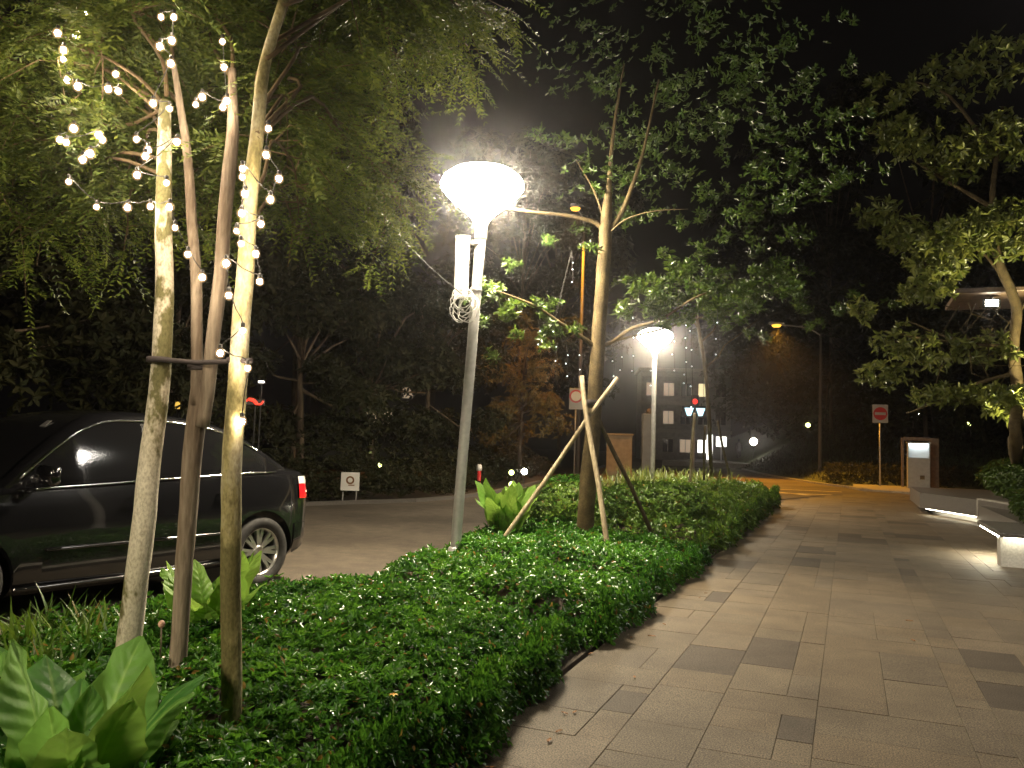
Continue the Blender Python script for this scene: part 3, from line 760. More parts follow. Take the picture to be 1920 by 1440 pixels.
# ================================================================== FERNS
def fern(loc, label, n, Lmin, Lmax, W, m, seed=0, tilt=(.35, .95), notch=0, group='birds-nest ferns in the bed', arcs=None):
    r = random.Random(seed); t = thing('birds_nest_fern', label, 'fern', loc, 0, group)
    for i in range(n):
        az = 2*pi*i/n*1.0 + r.uniform(-.25, .25) if arcs is None else arcs[i][0]
        LL = r.uniform(Lmin, Lmax) if arcs is None else arcs[i][1]
        tl = r.uniform(*tilt) if arcs is None else arcs[i][2]     # lean from vertical at the base
        d = Vector((cos(az), sin(az), 0)); s = Vector((-sin(az), cos(az), 0))
        p = Vector((0, 0, .0)) + d*.03; rows = []; ns = 11; ang = tl*.5; wd = W*r.uniform(.8, 1.15)*LL/.7
        ph = r.random()*6; tw = r.uniform(-.35, .35)
        for k in range(ns+1):
            u = k/ns; ww = wd*.5*(.10 + .9*sin(pi*min(1, (u*.98)**.75))**.8) if u < .97 else wd*.02
            up = Vector((0, 0, cos(ang)))+d*sin(ang); nn = Vector((0, 0, sin(ang)))-d*cos(ang)
            ss = (s*cos(tw*u) + nn*sin(tw*u))
            row = []
            for j, q in enumerate((-1, -.55, -.07, 0, .07, .55, 1)):
                ruff = .05*wd*sin(u*19+ph)*abs(q)**2
                mid = -.02*wd if abs(q) < .05 else 0
                rag = 1 + (.10*sin(u*31+ph*2*(1 if q > 0 else -1.3)) if abs(q) == 1 else 0)
                row.append(p + ss*q*ww*rag - nn*(abs(q)*ww*.28) + nn*(ruff+mid) )
            rows.append(row)
            p = p + up*(LL/ns); ang += tl*1.1/ns*(.5+u*1.6)
        o = MB().grid(rows).build('leaf', m, t, True)
        av = o.data.attributes.new('vein', 'FLOAT', 'POINT'); asd = o.data.attributes.new('side', 'FLOAT', 'POINT'); qs = (-1, -.55, -.07, 0, .07, .55, 1)
        av.data.foreach_set('value', [k/ns*26 - abs(q)*3.5 for k in range(ns+1) for q in qs]); asd.data.foreach_set('value', [abs(q) for k in range(ns+1) for q in qs])
    return t
def fernmat(name, c1, c2):
    m = leafmat(name, c1, c2, .5, .32, .35)
    nt = m.node_tree; p = nt.nodes['Principled BSDF']
    tc = node(nt, 'ShaderNodeTexCoord'); wv = node(nt, 'ShaderNodeTexNoise'); wv.inputs['Scale'].default_value = 22; wv.inputs['Detail'].default_value = 4
    nt.links.new(tc.outputs['Object'], wv.inputs['Vector'])
    bp = node(nt, 'ShaderNodeBump'); bp.inputs['Strength'].default_value = .5; bp.inputs['Distance'].default_value = .01
    nt.links.new(wv.outputs['Fac'], bp.inputs['Height']); nt.links.new(bp.outputs['Normal'], p.inputs['Normal'])
    src = p.inputs['Base Color'].links[0].from_socket
    oi = node(nt, 'ShaderNodeObjectInfo'); nt.links.new(oi.outputs['Random'], src.node.inputs['Fac'])
    mx = node(nt, 'ShaderNodeMixRGB', blend_type='MULTIPLY'); mx.inputs['Fac'].default_value = .5
    r2 = node(nt, 'ShaderNodeValToRGB'); r2.color_ramp.elements[0].position = .35; r2.color_ramp.elements[1].position = .65
    r2.color_ramp.elements[0].color = (.5, .6, .5, 1)
    nt.links.new(wv.outputs['Fac'], r2.inputs['Fac']); nt.links.new(src, mx.inputs['Color1']); nt.links.new(r2.outputs['Color'], mx.inputs['Color2'])
    at = node(nt, 'ShaderNodeAttribute', attribute_name='vein'); sn = node(nt, 'ShaderNodeMath', operation='SINE'); ml = node(nt, 'ShaderNodeMath', operation='MULTIPLY'); ml.inputs[1].default_value = 3.2
    nt.links.new(at.outputs['Fac'], ml.inputs[0]); nt.links.new(ml.outputs['Value'], sn.inputs[0])
    b2 = node(nt, 'ShaderNodeBump'); b2.inputs['Strength'].default_value = .35; b2.inputs['Distance'].default_value = .006
    nt.links.new(sn.outputs['Value'], b2.inputs['Height']); nt.links.new(bp.outputs['Normal'], b2.inputs['Normal']); nt.links.new(b2.outputs['Normal'], p.inputs['Normal'])
    sd = node(nt, 'ShaderNodeAttribute', attribute_name='side'); rs = node(nt, 'ShaderNodeValToRGB'); e = rs.color_ramp.elements
    e[0].position = 0; e[0].color = (.30, .36, .13, 1); e[1].position = .09; e[1].color = (0, 0, 0, 1)
    nt.links.new(sd.outputs['Fac'], rs.inputs['Fac'])
    ad = node(nt, 'ShaderNodeMixRGB', blend_type='ADD'); ad.inputs['Fac'].default_value = .6
    nt.links.new(mx.outputs['Color'], ad.inputs['Color1']); nt.links.new(rs.outputs['Color'], ad.inputs['Color2'])
    eb = node(nt, 'ShaderNodeValToRGB'); e = eb.color_ramp.elements; e[0].position = .93; e[0].color = (1, 1, 1, 1); e[1].position = 1; e[1].color = (.9, .75, .5, 1)
    nt.links.new(sd.outputs['Fac'], eb.inputs['Fac'])
    me_ = node(nt, 'ShaderNodeMixRGB', blend_type='MULTIPLY'); me_.inputs['Fac'].default_value = .8
    nt.links.new(ad.outputs['Color'], me_.inputs['Color1']); nt.links.new(eb.outputs['Color'], me_.inputs['Color2'])
    nt.links.new(me_.outputs['Color'], p.inputs['Base Color'])
    return m
M['fern_near'] = fernmat('fern_near', (.06, .20, .035), (.20, .40, .07))
M['fern_bright'] = fernmat('fern_bright', (.16, .36, .05), (.30, .50, .09))
fern((-2.45, 2.14, .04), 'large birds-nest fern with broad bright leaves in the foreground corner', 19, .52, .76, .31, M['fern_near'], 3, (.2, .85))
fern((-2.95, 2.28, .03), 'darker broad-leaved birds-nest fern left of the foreground fern', 17, .50, .72, .32, M['fern_near'], 4, (.25, .95))
fern((-3.5, 3.95, .2), 'bright green birds-nest fern with ragged leaves behind the tied trunks', 15, .45, .66, .27, M['fern_bright'], 8, (.3, .85))
fern((-4.0, 9.7, .22), 'birds-nest fern glowing green beside the foot of the nearest lamp', 18, .6, .88, .27, M['fern_bright'], 9, (.25, .85))
fern((-4.5, 11.3, .2), 'birds-nest fern by the kerb beyond the nearest lamp', 14, .6, .85, .27, M['fern_bright'], 10, (.25, .85))
# sword ferns on the left by the car, and the grassy row at the far end
def blades(loc, label, n, Lr, W, m, name='sword_fern', seed=0, spread=.25, cat='fern', group=None, lean=.7):
    r = np.random.default_rng(seed); t = thing(name, label, cat, loc, 0, group)
    rows_V, rows_F, o = [], [], 0
    for i in range(n):
        az = r.random()*2*pi; LL = r.uniform(*Lr); ln = r.uniform(.15, lean); p = np.array([r.normal()*spread*.4, r.normal()*spread*.4, 0.0])
        d = np.array([cos(az), sin(az), 0]); s = np.array([-sin(az), cos(az), 0]); ang = ln*.5; V = []
        for k in range(6):
            u = k/5; w_ = W*(.35+.65*sin(pi*min(1, u*.85+.15)))*(1-u**4)
            V += [p - s*w_/2, p + s*w_/2]; p = p + (np.array([0, 0, cos(ang)]) + d*sin(ang))*LL/5; ang += ln*.45
        rows_V.append(np.array(V)); rows_F.append(np.array([[2*k, 2*k+1, 2*k+3, 2*k+2] for k in range(5)])+o); o += 12
    npmesh('fronds', np.concatenate(rows_V), np.concatenate(rows_F), m, t)
    return t
for i, (px, py, lb) in enumerate(((20, 1215, 'sword fern clump at the left edge of the photo in front of the car'), (110, 1200, 'sword fern clump in front of the car sill, second from the left edge'), (190, 1230, 'sword fern clump just left of the pale trunk'), (60, 1290, 'sword fern clump behind the darker foreground fern'))):
    g = gnd(px, py, .25); blades((g.x, g.y, .1), lb, 150, (.28, .5), .026, M['leaf_hedge_light'], seed=i, spread=.35, group='sword ferns in front of the car', lean=1.1)
for i, (px, py, z, lb) in enumerate(((1180, 915, .4, 'clump of yellow-green strappy leaves left of the far lamp'), (1215, 912, .4, 'clump of yellow-green strappy leaves at the foot of the far lamp'), (1255, 910, .4, 'clump of yellow-green strappy leaves just right of the far lamp'),
                                     (1295, 912, .4, 'clump of strappy leaves at the stakes of the far young tree'), (1335, 915, .42, 'small clump of strappy leaves at the far tip of the bed'))):
    g = gnd(px, py, z); blades((g.x, g.y, .25), lb, 110, (.45, .8), .05, M['leaf_grass'], name='strappy_plant', seed=20+i, spread=.9, cat='plant', group='strappy plants at the far end of the bed', lean=.8)

# ================================================================== STAKED TREE
DM = 9.98
mt = thing('staked_tree', 'young tree with straight tan trunk braced by poles in the bed', 'tree', (-2.94, 9.66, .0))
mp = [Vector((-2.94, 9.66, .0)), dep(1096, 1000, DM), dep(1106, 870, DM), dep(1117, 720, DM), dep(1127, 560, DM), dep(1136, 435, DM), dep(1141, 360, DM)]
tree_trunk(mt, rel(mt, mp), [.115, .105, .098, .09, .082, .078, .04], M['bark_tan'], 16)
BR = MB(); b0 = Vector(mt.location)
def br(pts, r0, r1):
    p = smooth_path([dep(*q)-b0 for q in pts], 4); BR.tube(p, list(np.linspace(r0, r1, len(p))), 7, True, .1)
br([(1134, 440, DM), (1118, 418, DM), (1062, 404, DM-.1), (985, 396, DM-.3), (900, 380, DM-.4)], .035, .010)
br([(1138, 440, DM), (1165, 400, DM), (1185, 350, DM), (1202, 300, DM), (1214, 250, DM), (1235, 150, DM+.2)], .036, .012)
br([(1140, 440, DM), (1172, 412, DM-.2), (1225, 396, DM-.4), (1290, 392, DM-.5)], .014, .004)
br([(1138, 430, DM), (1115, 360, DM+.2), (1080, 300, DM+.3)], .02, .006)
br([(1141, 365, DM), (1150, 250, DM+.2), (1170, 120, DM+.3)], .035, .01)
br([(1118, 652, DM), (1085, 628, DM-.1), (1042, 600, DM-.2), (1000, 572, DM-.3), (930, 545, DM-.5)], .032, .010)
br([(1124, 650, DM), (1150, 640, DM), (1185, 616, DM-.2), (1240, 598, DM-.4), (1300, 560, DM-.6), (1350, 540, DM-.7)], .030, .009)
br([(1120, 655, DM), (1150, 640, DM+.2), (1230, 620, DM+.6), (1330, 590, DM+1)], .022, .008)
BR.build('branches', M['bark_tan'], mt, True)
CL = []
def cl(px, py, D, rx, rz, n, L_=.075, W_=.032):
    c = Vector(dep(px, py, D))-b0; k = max(3, n//11)
    for q in range(k):                                # leafy shoots scattered round the branch end, each a loose spray
        s_ = np.array([rng.normal()*rx*.62, rng.normal()*rx*.62, rng.normal()*rz*.9]); tdir = norm(np.array([s_[0], s_[1], abs(s_[2])*.3+.05]) + rng.normal(size=3)*.12)
        m_ = max(4, n//k); u = rng.random(m_)
        Q = np.array(c) + s_ + tdir*(u*rx*.55)[:, None] + rng.normal(size=(m_, 3))*.025*rx/.3
        CL.append(tufts(Q, np.tile(tdir, (m_, 1))*.5 + rng.normal(size=(m_, 3))*.35 + [0, 0, .45], 5, L_, W_))
for a in ((935, 555, 10.0, .34, .10, 60), (985, 585, 9.8, .30, .10, 55), (905, 550, 10.0, .22, .10, 24), (1020, 630, 9.7, .28, .08, 45), (915, 605, 10.2, .3, .12, 36), (960, 640, 9.9, .3, .1, 35),
          (1215, 565, 9.6, .30, .14, 130), (1280, 545, 9.5, .35, .22, 200), (1320, 565, 9.4, .3, .16, 130), (1195, 535, 9.7, .12, .07, 30), (1340, 590, 10, .35, .15, 90), (1385, 555, 10.4, .36, .14, 110), (1500, 545, 10.8, .34, .10, 60),
          (1100, 310, 10.3, .7, .3, 40), (1270, 330, 10.4, .8, .3, 70), (1390, 300, 10.6, .9, .4, 130), (1480, 340, 10.8, .6, .4, 100), (1330, 160, 10.9, 1.0, .5, 120), (1450, 180, 10.8, .7, .4, 130), (1200, 130, 11, .8, .5, 70), (1330, 400, 10.2, .6, .15, 60), (1240, 20, 11, 1.0, .5, 80), (1420, 30, 11, 1.0, .5, 80), (1040, 480, 10, .4, .12, 30), (1100, 200, 10.8, .8, .4, 80), (1250, 230, 11, .9, .5, 130), (1350, 260, 11, .8, .5, 130), (1200, 380, 11, .8, .2, 90), (1500, 260, 11.2, .6, .6, 130), (1420, 430, 11, .7, .25, 90), (1300, 60, 11.5, 1.2, .5, 130)):
    cl(*a)
V, F = merge(CL); npmesh('crown', V, F, M['leaf_broad'], mt)
def stake(a, b, r, m, label):
    a, b = Vector(a), Vector(b); a2 = a - (b-a).normalized()*.3
    o = MB().tube(rel2(a2, smooth_path([a2, a.lerp(b, .35)+Vector((.012, 0, 0)), a.lerp(b, .7)-Vector((.01, 0, 0)), b], 3)), r, 9, True, .12, 3).build('support_stake', m, None, True)
    o.location = a2
    return tag(o, label, 'stake', 'stakes bracing the young tree')
def rel2(o, pts): return [Vector(p)-o for p in pts]
stake(gnd(950, 1000, .4), dep(1158, 708, 9.75), .026, M['stake_wood'], 'long brown stake leaning from lower left across the young tree trunk')
stake(gnd(1138, 1025, .35), dep(1090, 705, 9.8), .030, M['stake_wood'], 'pale stake standing in front of the young tree trunk')
stake(gnd(1215, 985, .45), dep(1118, 775, 10.02), .026, M['stake_dark'], 'dark stake leaning from lower right behind the young tree trunk')
sp = MB().lathe([(.105, -.03), (.112, -.025), (.112, .025), (.105, .03)], (0, 0, 0), 18).build('tree_strap', M['strap'], None, True, dep(1113, 755, DM))
tag(sp, 'dark strap tying the stakes round the young tree trunk', 'strap')
# cool drop lights hanging from the young tree
led_me = bpy.data.meshes.new('led')
bm = bmesh.new(); bmesh.ops.create_icosphere(bm, subdivisions=1, radius=.009); bm.to_mesh(led_me); bm.free(); led_me.materials.append(M['led_cool'])
r5 = random.Random(5)
def drops(cols, label):
    w0 = dep(cols[0][0], cols[0][1], cols[0][4]); t = thing('drop_lights', label, 'string lights', w0, 0, 'cool white drop lights under the young tree')
    cab = MB()
    cab.tube(rel(t, [dep(c[0], c[1], c[4]) for c in cols]), .004, 4)
    for px, y0, y1, k, D in cols:
        cab.tube(rel(t, [dep(px, y0, D), dep(px+3, y1, D)]), .003, 4)
        for i in range(k):
            y = y0 + (y1-y0)*(i+1)/k + r5.uniform(-5, 5)
            link('led', led_me, t, Vector(dep(px + r5.uniform(-3, 3), y, D))-Vector(t.location))
    cab.build('cable', M['cable'], t)
drops([(1185, 560, 700, 4, 9.9), (1165, 640, 690, 2, 9.9), (1150, 650, 705, 2, 9.9), (1222, 610, 720, 4, 9.7), (1262, 600, 690, 4, 9.6), (1284, 590, 720, 6, 9.5), (1296, 590, 760, 5, 9.5), (1345, 580, 660, 3, 9.4)], 'cool drop lights hanging under the right-hand branch of the young tree')
drops([(1072, 470, 530, 3, 9.6), (1040, 600, 680, 3, 9.7), (1062, 640, 705, 3, 9.7), (1085, 650, 690, 2, 9.8), (1010, 600, 650, 2, 9.6)], 'cool drop lights hanging left of the young tree trunk')

# second, thinner staked tree near the far tip
DF = 19.6
ft = thing('thin_staked_tree', 'thin young tree with stakes standing beyond the far lamp', 'tree', gnd(1335, 925, .3))
tree_trunk(ft, rel(ft, [gnd(1335, 935, .0), dep(1330, 800, DF), dep(1322, 690, DF), dep(1308, 600, DF), dep(1310, 520, DF)]), [.06, .05, .045, .04, .02], M['bark_tan'], 10)
B2 = MB()
for a, b in (((1316, 640), (1400, 560)), ((1312, 620), (1240, 560)), ((1322, 690), (1420, 600))): B2.tube([p - Vector(ft.location) for p in limb_path(dep(*a, DF), dep(*b, DF), .1)], list(np.linspace(.025, .008, 6)), 6)
B2.build('branches', M['bark_tan'], ft, True)
parts = []
for px, py, rx, n in ((1385, 555, .7, 120), (1440, 525, .7, 80), (1330, 520, .9, 100), (1560, 575, .7, 80), (1250, 530, .8, 60), (1370, 625, .45, 40)):
    CL = []; b0 = Vector(ft.location); cl(px, py, DF, rx, rx*.3, n, .13, .055); parts += CL
V, F = merge(parts); npmesh('crown', V, F, M['leaf_broad'], ft)
stake(gnd(1290, 935, .2), dep(1303, 775, DF), .035, M['stake_wood'], 'pale stake of the far young tree below the signal')
stake(gnd(1318, 930, .2), dep(1322, 800, DF+.2), .03, M['stake_dark'], 'dark upright stake beside the far young tree trunk')
stake(gnd(1374, 928, .2), dep(1346, 790, DF), .03, M['stake_dark'], 'dark leaning stake on the walkway side of the far young tree')

# ================================================================== CAR
def build_car():
    SC = 1.075; rw = gnd(474, 1097, -.03).xy; d = Vector((-sin(radians(11)), -cos(radians(11)))); side = Vector((-d.y, d.x))     # left side, towards the camera
    mid = rw + d*1.28*SC - side*.80
    car = thing('black_sedan', 'shiny wet black sedan parked on the road behind the tied trunks', 'car', (mid.x, mid.y, -.03), atan2(d.y, d.x)); car.scale = (SC, SC, SC)
    WB = 1.28; R = .315
    st = [-2.16, -2.13, -2.02, -1.85, -1.6, -1.28, -.9, -.45, 0, .45, .85, 1.15, 1.4, 1.65, 1.9, 2.05, 2.13, 2.16]
    def fz(x, t): return float(np.interp(x, [a for a, _ in t], [b for _, b in t]))
    zb = lambda x: fz(x, [(-2.16, .42), (-2.02, .30), (-1.6, .22), (0, .19), (1.6, .2), (2.0, .24), (2.16, .34)])
    zs = lambda x: fz(x, [(-2.16, .86), (-2.08, 1.0), (-1.85, 1.04), (-1.2, 1.03), (0, .98), (.9, .95), (1.3, .92), (1.75, .82), (2.05, .70), (2.16, .52)])
    hw = lambda x: fz(x, [(-2.16, .58), (-2.13, .68), (-2.02, .775), (-1.85, .82), (-1.5, .845), (-.5, .85), (.8, .85), (1.5, .83), (1.85, .77), (2.05, .66), (2.13, .55), (2.16, .45)])
    def half(x):
        w_, b, s_ = hw(x), zb(x), zs(x); H_ = s_-b
        return [(0, b), (w_*.88, b), (w_*.955, b+.06), (w_*.985, b+.17*H_), (w_*1.0, b+.42*H_), (w_*1.0, b+.62*H_), (w_*.99, b+.75*H_), (w_*.972, b+.86*H_), (w_*.945, s_-.02), (w_*.90, s_+.008), (w_*.6, s_+.045), (0, s_+.06)]
    K = len(half(0)); rows = []
    for x in st:
        h = half(x); rows.append([(x, y, z) for y, z in h] + [(x, -y, z) for y, z in h[-2:0:-1]])
    m = MB(); n = len(rows[0]); vs_ = [p for r_ in rows for p in r_]
    fs = [(i*n+k, i*n+(k+1) % n, (i+1)*n+(k+1) % n, (i+1)*n+k) for i in range(len(rows)-1) for k in range(n)]
    fs += [tuple(range(n-1, -1, -1)), tuple((len(rows)-1)*n+k for k in range(n))]
    m.add(vs_, fs); body = m.build('body', M['black_paint'], None, True)
    # wheel arches cut out
    cut = MB()
    for x in (-WB, WB):
        for sg in (-1, 1): cut.lathe([(.375, -.2), (.375, .3)], (x, sg*.70, R), 32, (0, sg, 0))
    cutter = cut.build('cutter', M['black_plastic'])
    bo = body.modifiers.new('b', 'BOOLEAN'); bo.operation = 'DIFFERENCE'; bo.object = cutter; bo.solver = 'EXACT'
    dg = bpy.context.evaluated_depsgraph_get(); me = bpy.data.meshes.new_from_object(body.evaluated_get(dg))
    body.modifiers.clear(); body.data = me; me.set_sharp_from_angle(angle=radians(38))
    bpy.data.objects.remove(cutter); body.parent = car
    # greenhouse
    zr = lambda x: fz(x, [(-1.78, 1.05), (-1.5, 1.20), (-1.2, 1.365), (-.95, 1.465), (-.7, 1.52), (-.35, 1.555), (0, 1.56), (.3, 1.53), (.55, 1.45), (.8, 1.31), (1.05, 1.145), (1.28, .96)])
    gx = [-1.78, -1.65, -1.5, -1.35, -1.2, -1.05, -.95, -.8, -.6, -.35, -.1, .1, .3, .45, .6, .8, 1.0, 1.15, 1.28]
    def ysd(x, z):
        t = (z-1.0)/.53; base = fz(x, [(-1.78, .66), (-1.4, .73), (-.8, .775), (.6, .775), (1.28, .70)]); return base - .125*t - .05*t*t
    def gr(x):
        z = zr(x); z0 = zs(x)-.03; zz = max(z-.045, z0+.001); yt = ysd(x, zz)
        return [(ysd(x, z0), z0), (ysd(x, z0+(zz-z0)*.33), z0+(zz-z0)*.33), (ysd(x, z0+(zz-z0)*.66), z0+(zz-z0)*.66), (yt, zz), (yt-.05, z-.012), (yt*.55, z), (0, z+.012)]
    rows = []
    for x in gx:
        h = gr(x); rows.append([(x, y, z) for y, z in h] + [(x, -y, z) for y, z in h[-2::-1]])
    g = MB().grid(rows).build('cabin', M['black_paint'], car, True)
    # side windows follow the tumblehome
    def window(x0, x1, sg, name='window', xa=None, xb=None):
        N = 12; rows = []
        for i in range(N+1):
            u = i/N; row = []
            for j in range(5):
                t = j/4; a = x0 + (xa or 0)*t; b = x1 + (xb or 0)*t; x = a+(b-a)*u
                zt = min(zr(x)-.085, 1.465); z0 = zs(x)+.025; z = z0 + max(.004, zt-z0)*t
                row.append((x, sg*(ysd(x, z)+.006), z))
            rows.append(row)
        return MB().grid(rows).build(name, M['black_glass'], car, True)
    def trim(x0, x1, sg):
        MB().tube([(x, sg*(ysd(x, min(zr(x)-.07, 1.48))+.008), min(zr(x)-.07, 1.48)) for x in np.linspace(x0, x1, 24)], .011, 6).build('roof_trim', M['chrome'], car, True)
    for sg in (1, -1):
        window(-.12, .98, sg); window(-.20, -1.02, sg); window(-1.09, -1.42, sg, 'quarter_window')
        trim(-1.3, 1.1, sg)
        MB().tube([(x, sg*(hw(x)*.93), zs(x)+.012) for x in np.linspace(-1.45, 1.0, 20)], .009, 6).build('belt_trim', M['chrome'], car, True)
    # windscreen and rear glass
    for xs, nm in (((.40, 1.2), 'windscreen'), ((-1.05, -1.68), 'rear_window')):
        rows = []
        for i in range(9):
            x = xs[0]+(xs[1]-xs[0])*i/8; z = zr(x); yt = ysd(x, max(z-.045, zs(x)-.03))-.10
            rows.append([(x + (.004 if nm == 'windscreen' else -.004), q*yt, z + .012 - .010*q*q + .006) for q in (-1, -.6, 0, .6, 1)])
        MB().grid(rows).build(nm, M['black_glass'], car, True)
    st_ = MB().box((.62, .30, 1.435), (.09, .07, .004), 0, 0, radians(32)).build('windscreen_sticker', M['sign_back'], car)
    # doors: panels 4 mm proud of the body side, with handle and moulding
    def panel(x0, x1, zlo, zhi, sg, name, m_, off=.004, xs=10):
        rows = []
        for i in range(xs+1):
            x = x0+(x1-x0)*i/xs; h = half(x); ys = [q[0] for q in h[2:10]]; zz = [q[1] for q in h[2:10]]; row = []
            for j in range(11):
                z = zlo(x)+(zhi(x)-zlo(x))*j/10; row.append((x, sg*(float(np.interp(z, zz, ys))+off), z))
            rows.append(row)
        return MB().grid(rows).build(name, m_, car, True)
    for sg in (1, -1):
        for x0, x1 in ((-.13, .93), (-.99, -.15)):
            dr = panel(x0, x1, lambda x: zb(x)+.10, lambda x: zs(x)-.03, sg, 'door', M['black_paint'])
            xh = x0+.12
            hd = MB().tube([(xh-.08, sg*(hw(xh)*.985+.004), .87), (xh-.06, sg*(hw(xh)+.03), .875), (xh+.08, sg*(hw(xh)+.03), .875), (xh+.10, sg*(hw(xh)*.985+.004), .87)], .011, 8).build('handle', M['black_paint'], dr, True)
            ml = MB().tube([(x, sg*(hw(x)+.008), .52) for x in np.linspace(x0+.02, x1-.02, 8)], .014, 6).build('moulding', M['black_paint'], dr, True)
        MB().tube([(x, sg*(hw(x)*.97+.004), zb(x)+.055) for x in np.linspace(-.9, .9, 12)], .018, 6).build('sill', M['black_paint'], car, True)
        # mirror
        mr = MB(); mr.bbox((1.0, sg*.95, 1.06), (.12, .22, .15), .04); mr.build('mirror', M['black_paint'], car, True)
        MB().box((1.0, sg*.83, 1.02), (.07, .12, .03)).build('mirror_arm', M['black_plastic'], car)
        # indicator on the front wing
        MB().lathe([(.035, 0), (.032, .008), (.012, .014)], (1.62, sg*(hw(1.62)-.001), .66), 12, (0, sg, 0)).build('indicator', M['clear_lens'], car, True)
        # tail lamps wrap the corner
        for zz0, zz1, mm in ((.79, .93, 'red_lens'), (.93, 1.0, 'clear_lens')):
            rows = []
            for x in (-1.76, -1.88, -2.0, -2.09, -2.135, -2.152):
                h = half(x); rows.append([(x-.012, sg*(float(np.interp(z, [q[1] for q in h[2:10]], [q[0] for q in h[2:10]]))+.012), z) for z in np.linspace(zz0, zz1, 6)])
            MB().grid(rows).build('tail_light', M[mm], car, True)
        MB().box((2.06, sg*.56, .64), (.16, .30, .13), -sg*.35).build('headlight', M['clear_lens'], car)
        panel(-2.12, -1.68, lambda x: zb(x)+.03, lambda x: .55, sg, 'bumper', M['black_paint'], .008, 8)
    MB().box((-2.168, 0, .8), (.012, .5, .12)).build('number_plate', M['black_plastic'], car)
    # wheels
    tyre = MB().lathe([(.20, -.09), (.27, -.10), (.305, -.09), (.315, -.07), (.318, 0), (.315, .07), (.305, .09), (.27, .10), (.215, .085), (.20, -.09)], (0, 0, 0), 40, None, False)
    rim = MB().lathe([(.215, -.06), (.222, .07), (.216, .083), (.205, .078), (.195, .03), (.19, -.05)], (0, 0, 0), 40, None, False)
    sp_ = MB()
    for k in range(8):
        a = 2*pi*k/8
        for da in (-.14, .14):
            c, s_ = cos(a+da*.55), sin(a+da*.55); c2, s2 = cos(a+da), sin(a+da); tx, ty = -s_, c
            w0, w1 = .016, .015
            sp_.add([(c*.05-tx*w0, s_*.05-ty*w0, .055), (c*.05+tx*w0, s_*.05+ty*w0, .055), (c2*.205+tx*w1, s2*.205+ty*w1, .066), (c2*.205-tx*w1, s2*.205-ty*w1, .066),
                     (c*.05-tx*w0, s_*.05-ty*w0, .02), (c*.05+tx*w0, s_*.05+ty*w0, .02), (c2*.205+tx*w1, s2*.205+ty*w1, .03), (c2*.205-tx*w1, s2*.205-ty*w1, .03)],
                    [(0, 1, 2, 3), (4, 7, 6, 5), (0, 4, 5, 1), (2, 6, 7, 3), (0, 3, 7, 4), (1, 5, 6, 2)])
    hub = MB().lathe([(.06, 0), (.062, .05), (.05, .066), (.03, .07), (.028, .06)], (0, 0, 0), 20)
    disc = MB().lathe([(.19, -.03), (.19, -.02), (.02, -.02)], (0, 0, 0), 24)
    for x in (-WB, WB):
        for sg in (1, -1):
            wh = bpy.data.objects.new('wheel', None); COL.objects.link(wh); wh.parent = car; wh.location = (x, sg*.745, R); wh.rotation_euler = (-sg*pi/2, 0, 0)
            for bb, nm, mm, sm in ((tyre, 'tyre', 'tyre', True), (rim, 'rim', 'alloy', True), (sp_, 'spokes', 'alloy', False), (hub, 'hub', 'alloy', True), (disc, 'brake_disc', 'black_plastic', False)):
                bb.build(nm, M[mm], wh, sm)
    for o in [c for c in car.children_recursive if c.type == 'MESH' and (c.parent is None or c.parent.name.split('.')[0] != 'wheel')]:
        for v in o.data.vertices:            # short rear overhang
            if v.co.x > 0 and o.name.split('.')[0] in ('cabin', 'window', 'windscreen', 'roof_trim', 'belt_trim', 'windscreen_sticker', 'mirror', 'mirror_arm', 'door', 'handle', 'moulding'): v.co.x *= .77
            if v.co.x < -1.655: v.co.x = -1.655 + (v.co.x + 1.655)*.55
    return car
build_car()

# ================================================================== RIGHT SIDE: planters with lit bases
pl = thing('stone_planter', 'dark stone planter bench with a lit strip under its front edge', 'planter', (2.0, 21.0, 0))
MB().prism([(a-2.0, b-21.0) for a, b in ((1.62, 22.5), (2.55, 20.4), (2.95, 18.9), (6, 18.9), (6, 26), (1.62, 26))], .16, .52).build('wall', M['stone_dark'], pl)
MB().prism([(a-2.0, b-21.0) for a, b in ((1.95, 22.8), (2.80, 20.6), (3.2, 19.1), (6, 19.1), (6, 26), (1.95, 26))], -.05, .16).build('plinth', M['stone_white'], pl)
ld = Vector((2.55-1.62, 20.4-22.5, 0)); ll = ld.length; ang = atan2(ld.y, ld.x)
MB().box((1.62+.08+ld.x/2-2.0+.03, 22.5+ld.y/2-21.0+.03, .145), (ll*.94, .03, .02), ang).build('led_strip', M['led_warm'], pl)
MB().prism([(a-2.0, b-21.0) for a, b in ((2.56, 20.36), (2.98, 18.86), (3.2, 18.9), (2.75, 20.5))], .1, .55).build('corner_stone', M['concrete'], pl)
pb = thing('stone_planter', 'pale stone planter bench end with light spilling onto the paving', 'planter', (2.0, 14.6, 0))
MB().bbox((.20, -.83, .44), (.66, 2.1, .06), .01).build('seat_slab', M['wall_dark'], pb)
MB().bbox((.10, -1.55, .19), (.40, .24, .44), .008).build('end_block', M['stone_white'], pb)
MB().box((.50, -.78, .17), (.1, 1.9, .41)).build('back_wall', M['stone_white'], pb)
MB().box((-.085, -.75, .40), (.04, 1.7, .016)).build('led_strip', M['led_side'], pb)
MB().box((.10, -1.77, .40), (.34, .03, .016)).build('led_strip', M['led_warm'], pb)
MB().prism([(.56, -1.7), (4, -1.7), (4, 5.4), (.56, 5.4)], -.05, .42).build('planter_box', M['stone_dark'], pb)
shrub((3.0, 14.9, .42), (.62, 1.3, .33), 900, .10, .045, M['leaf_broad'], 'dark shrub spilling over the pale planter bench')
shrub((3.9, 21.6, .5), (1.0, 1.4, .42), 900, .11, .05, M['leaf_broad'], 'wide dark shrub filling the dark stone planter')
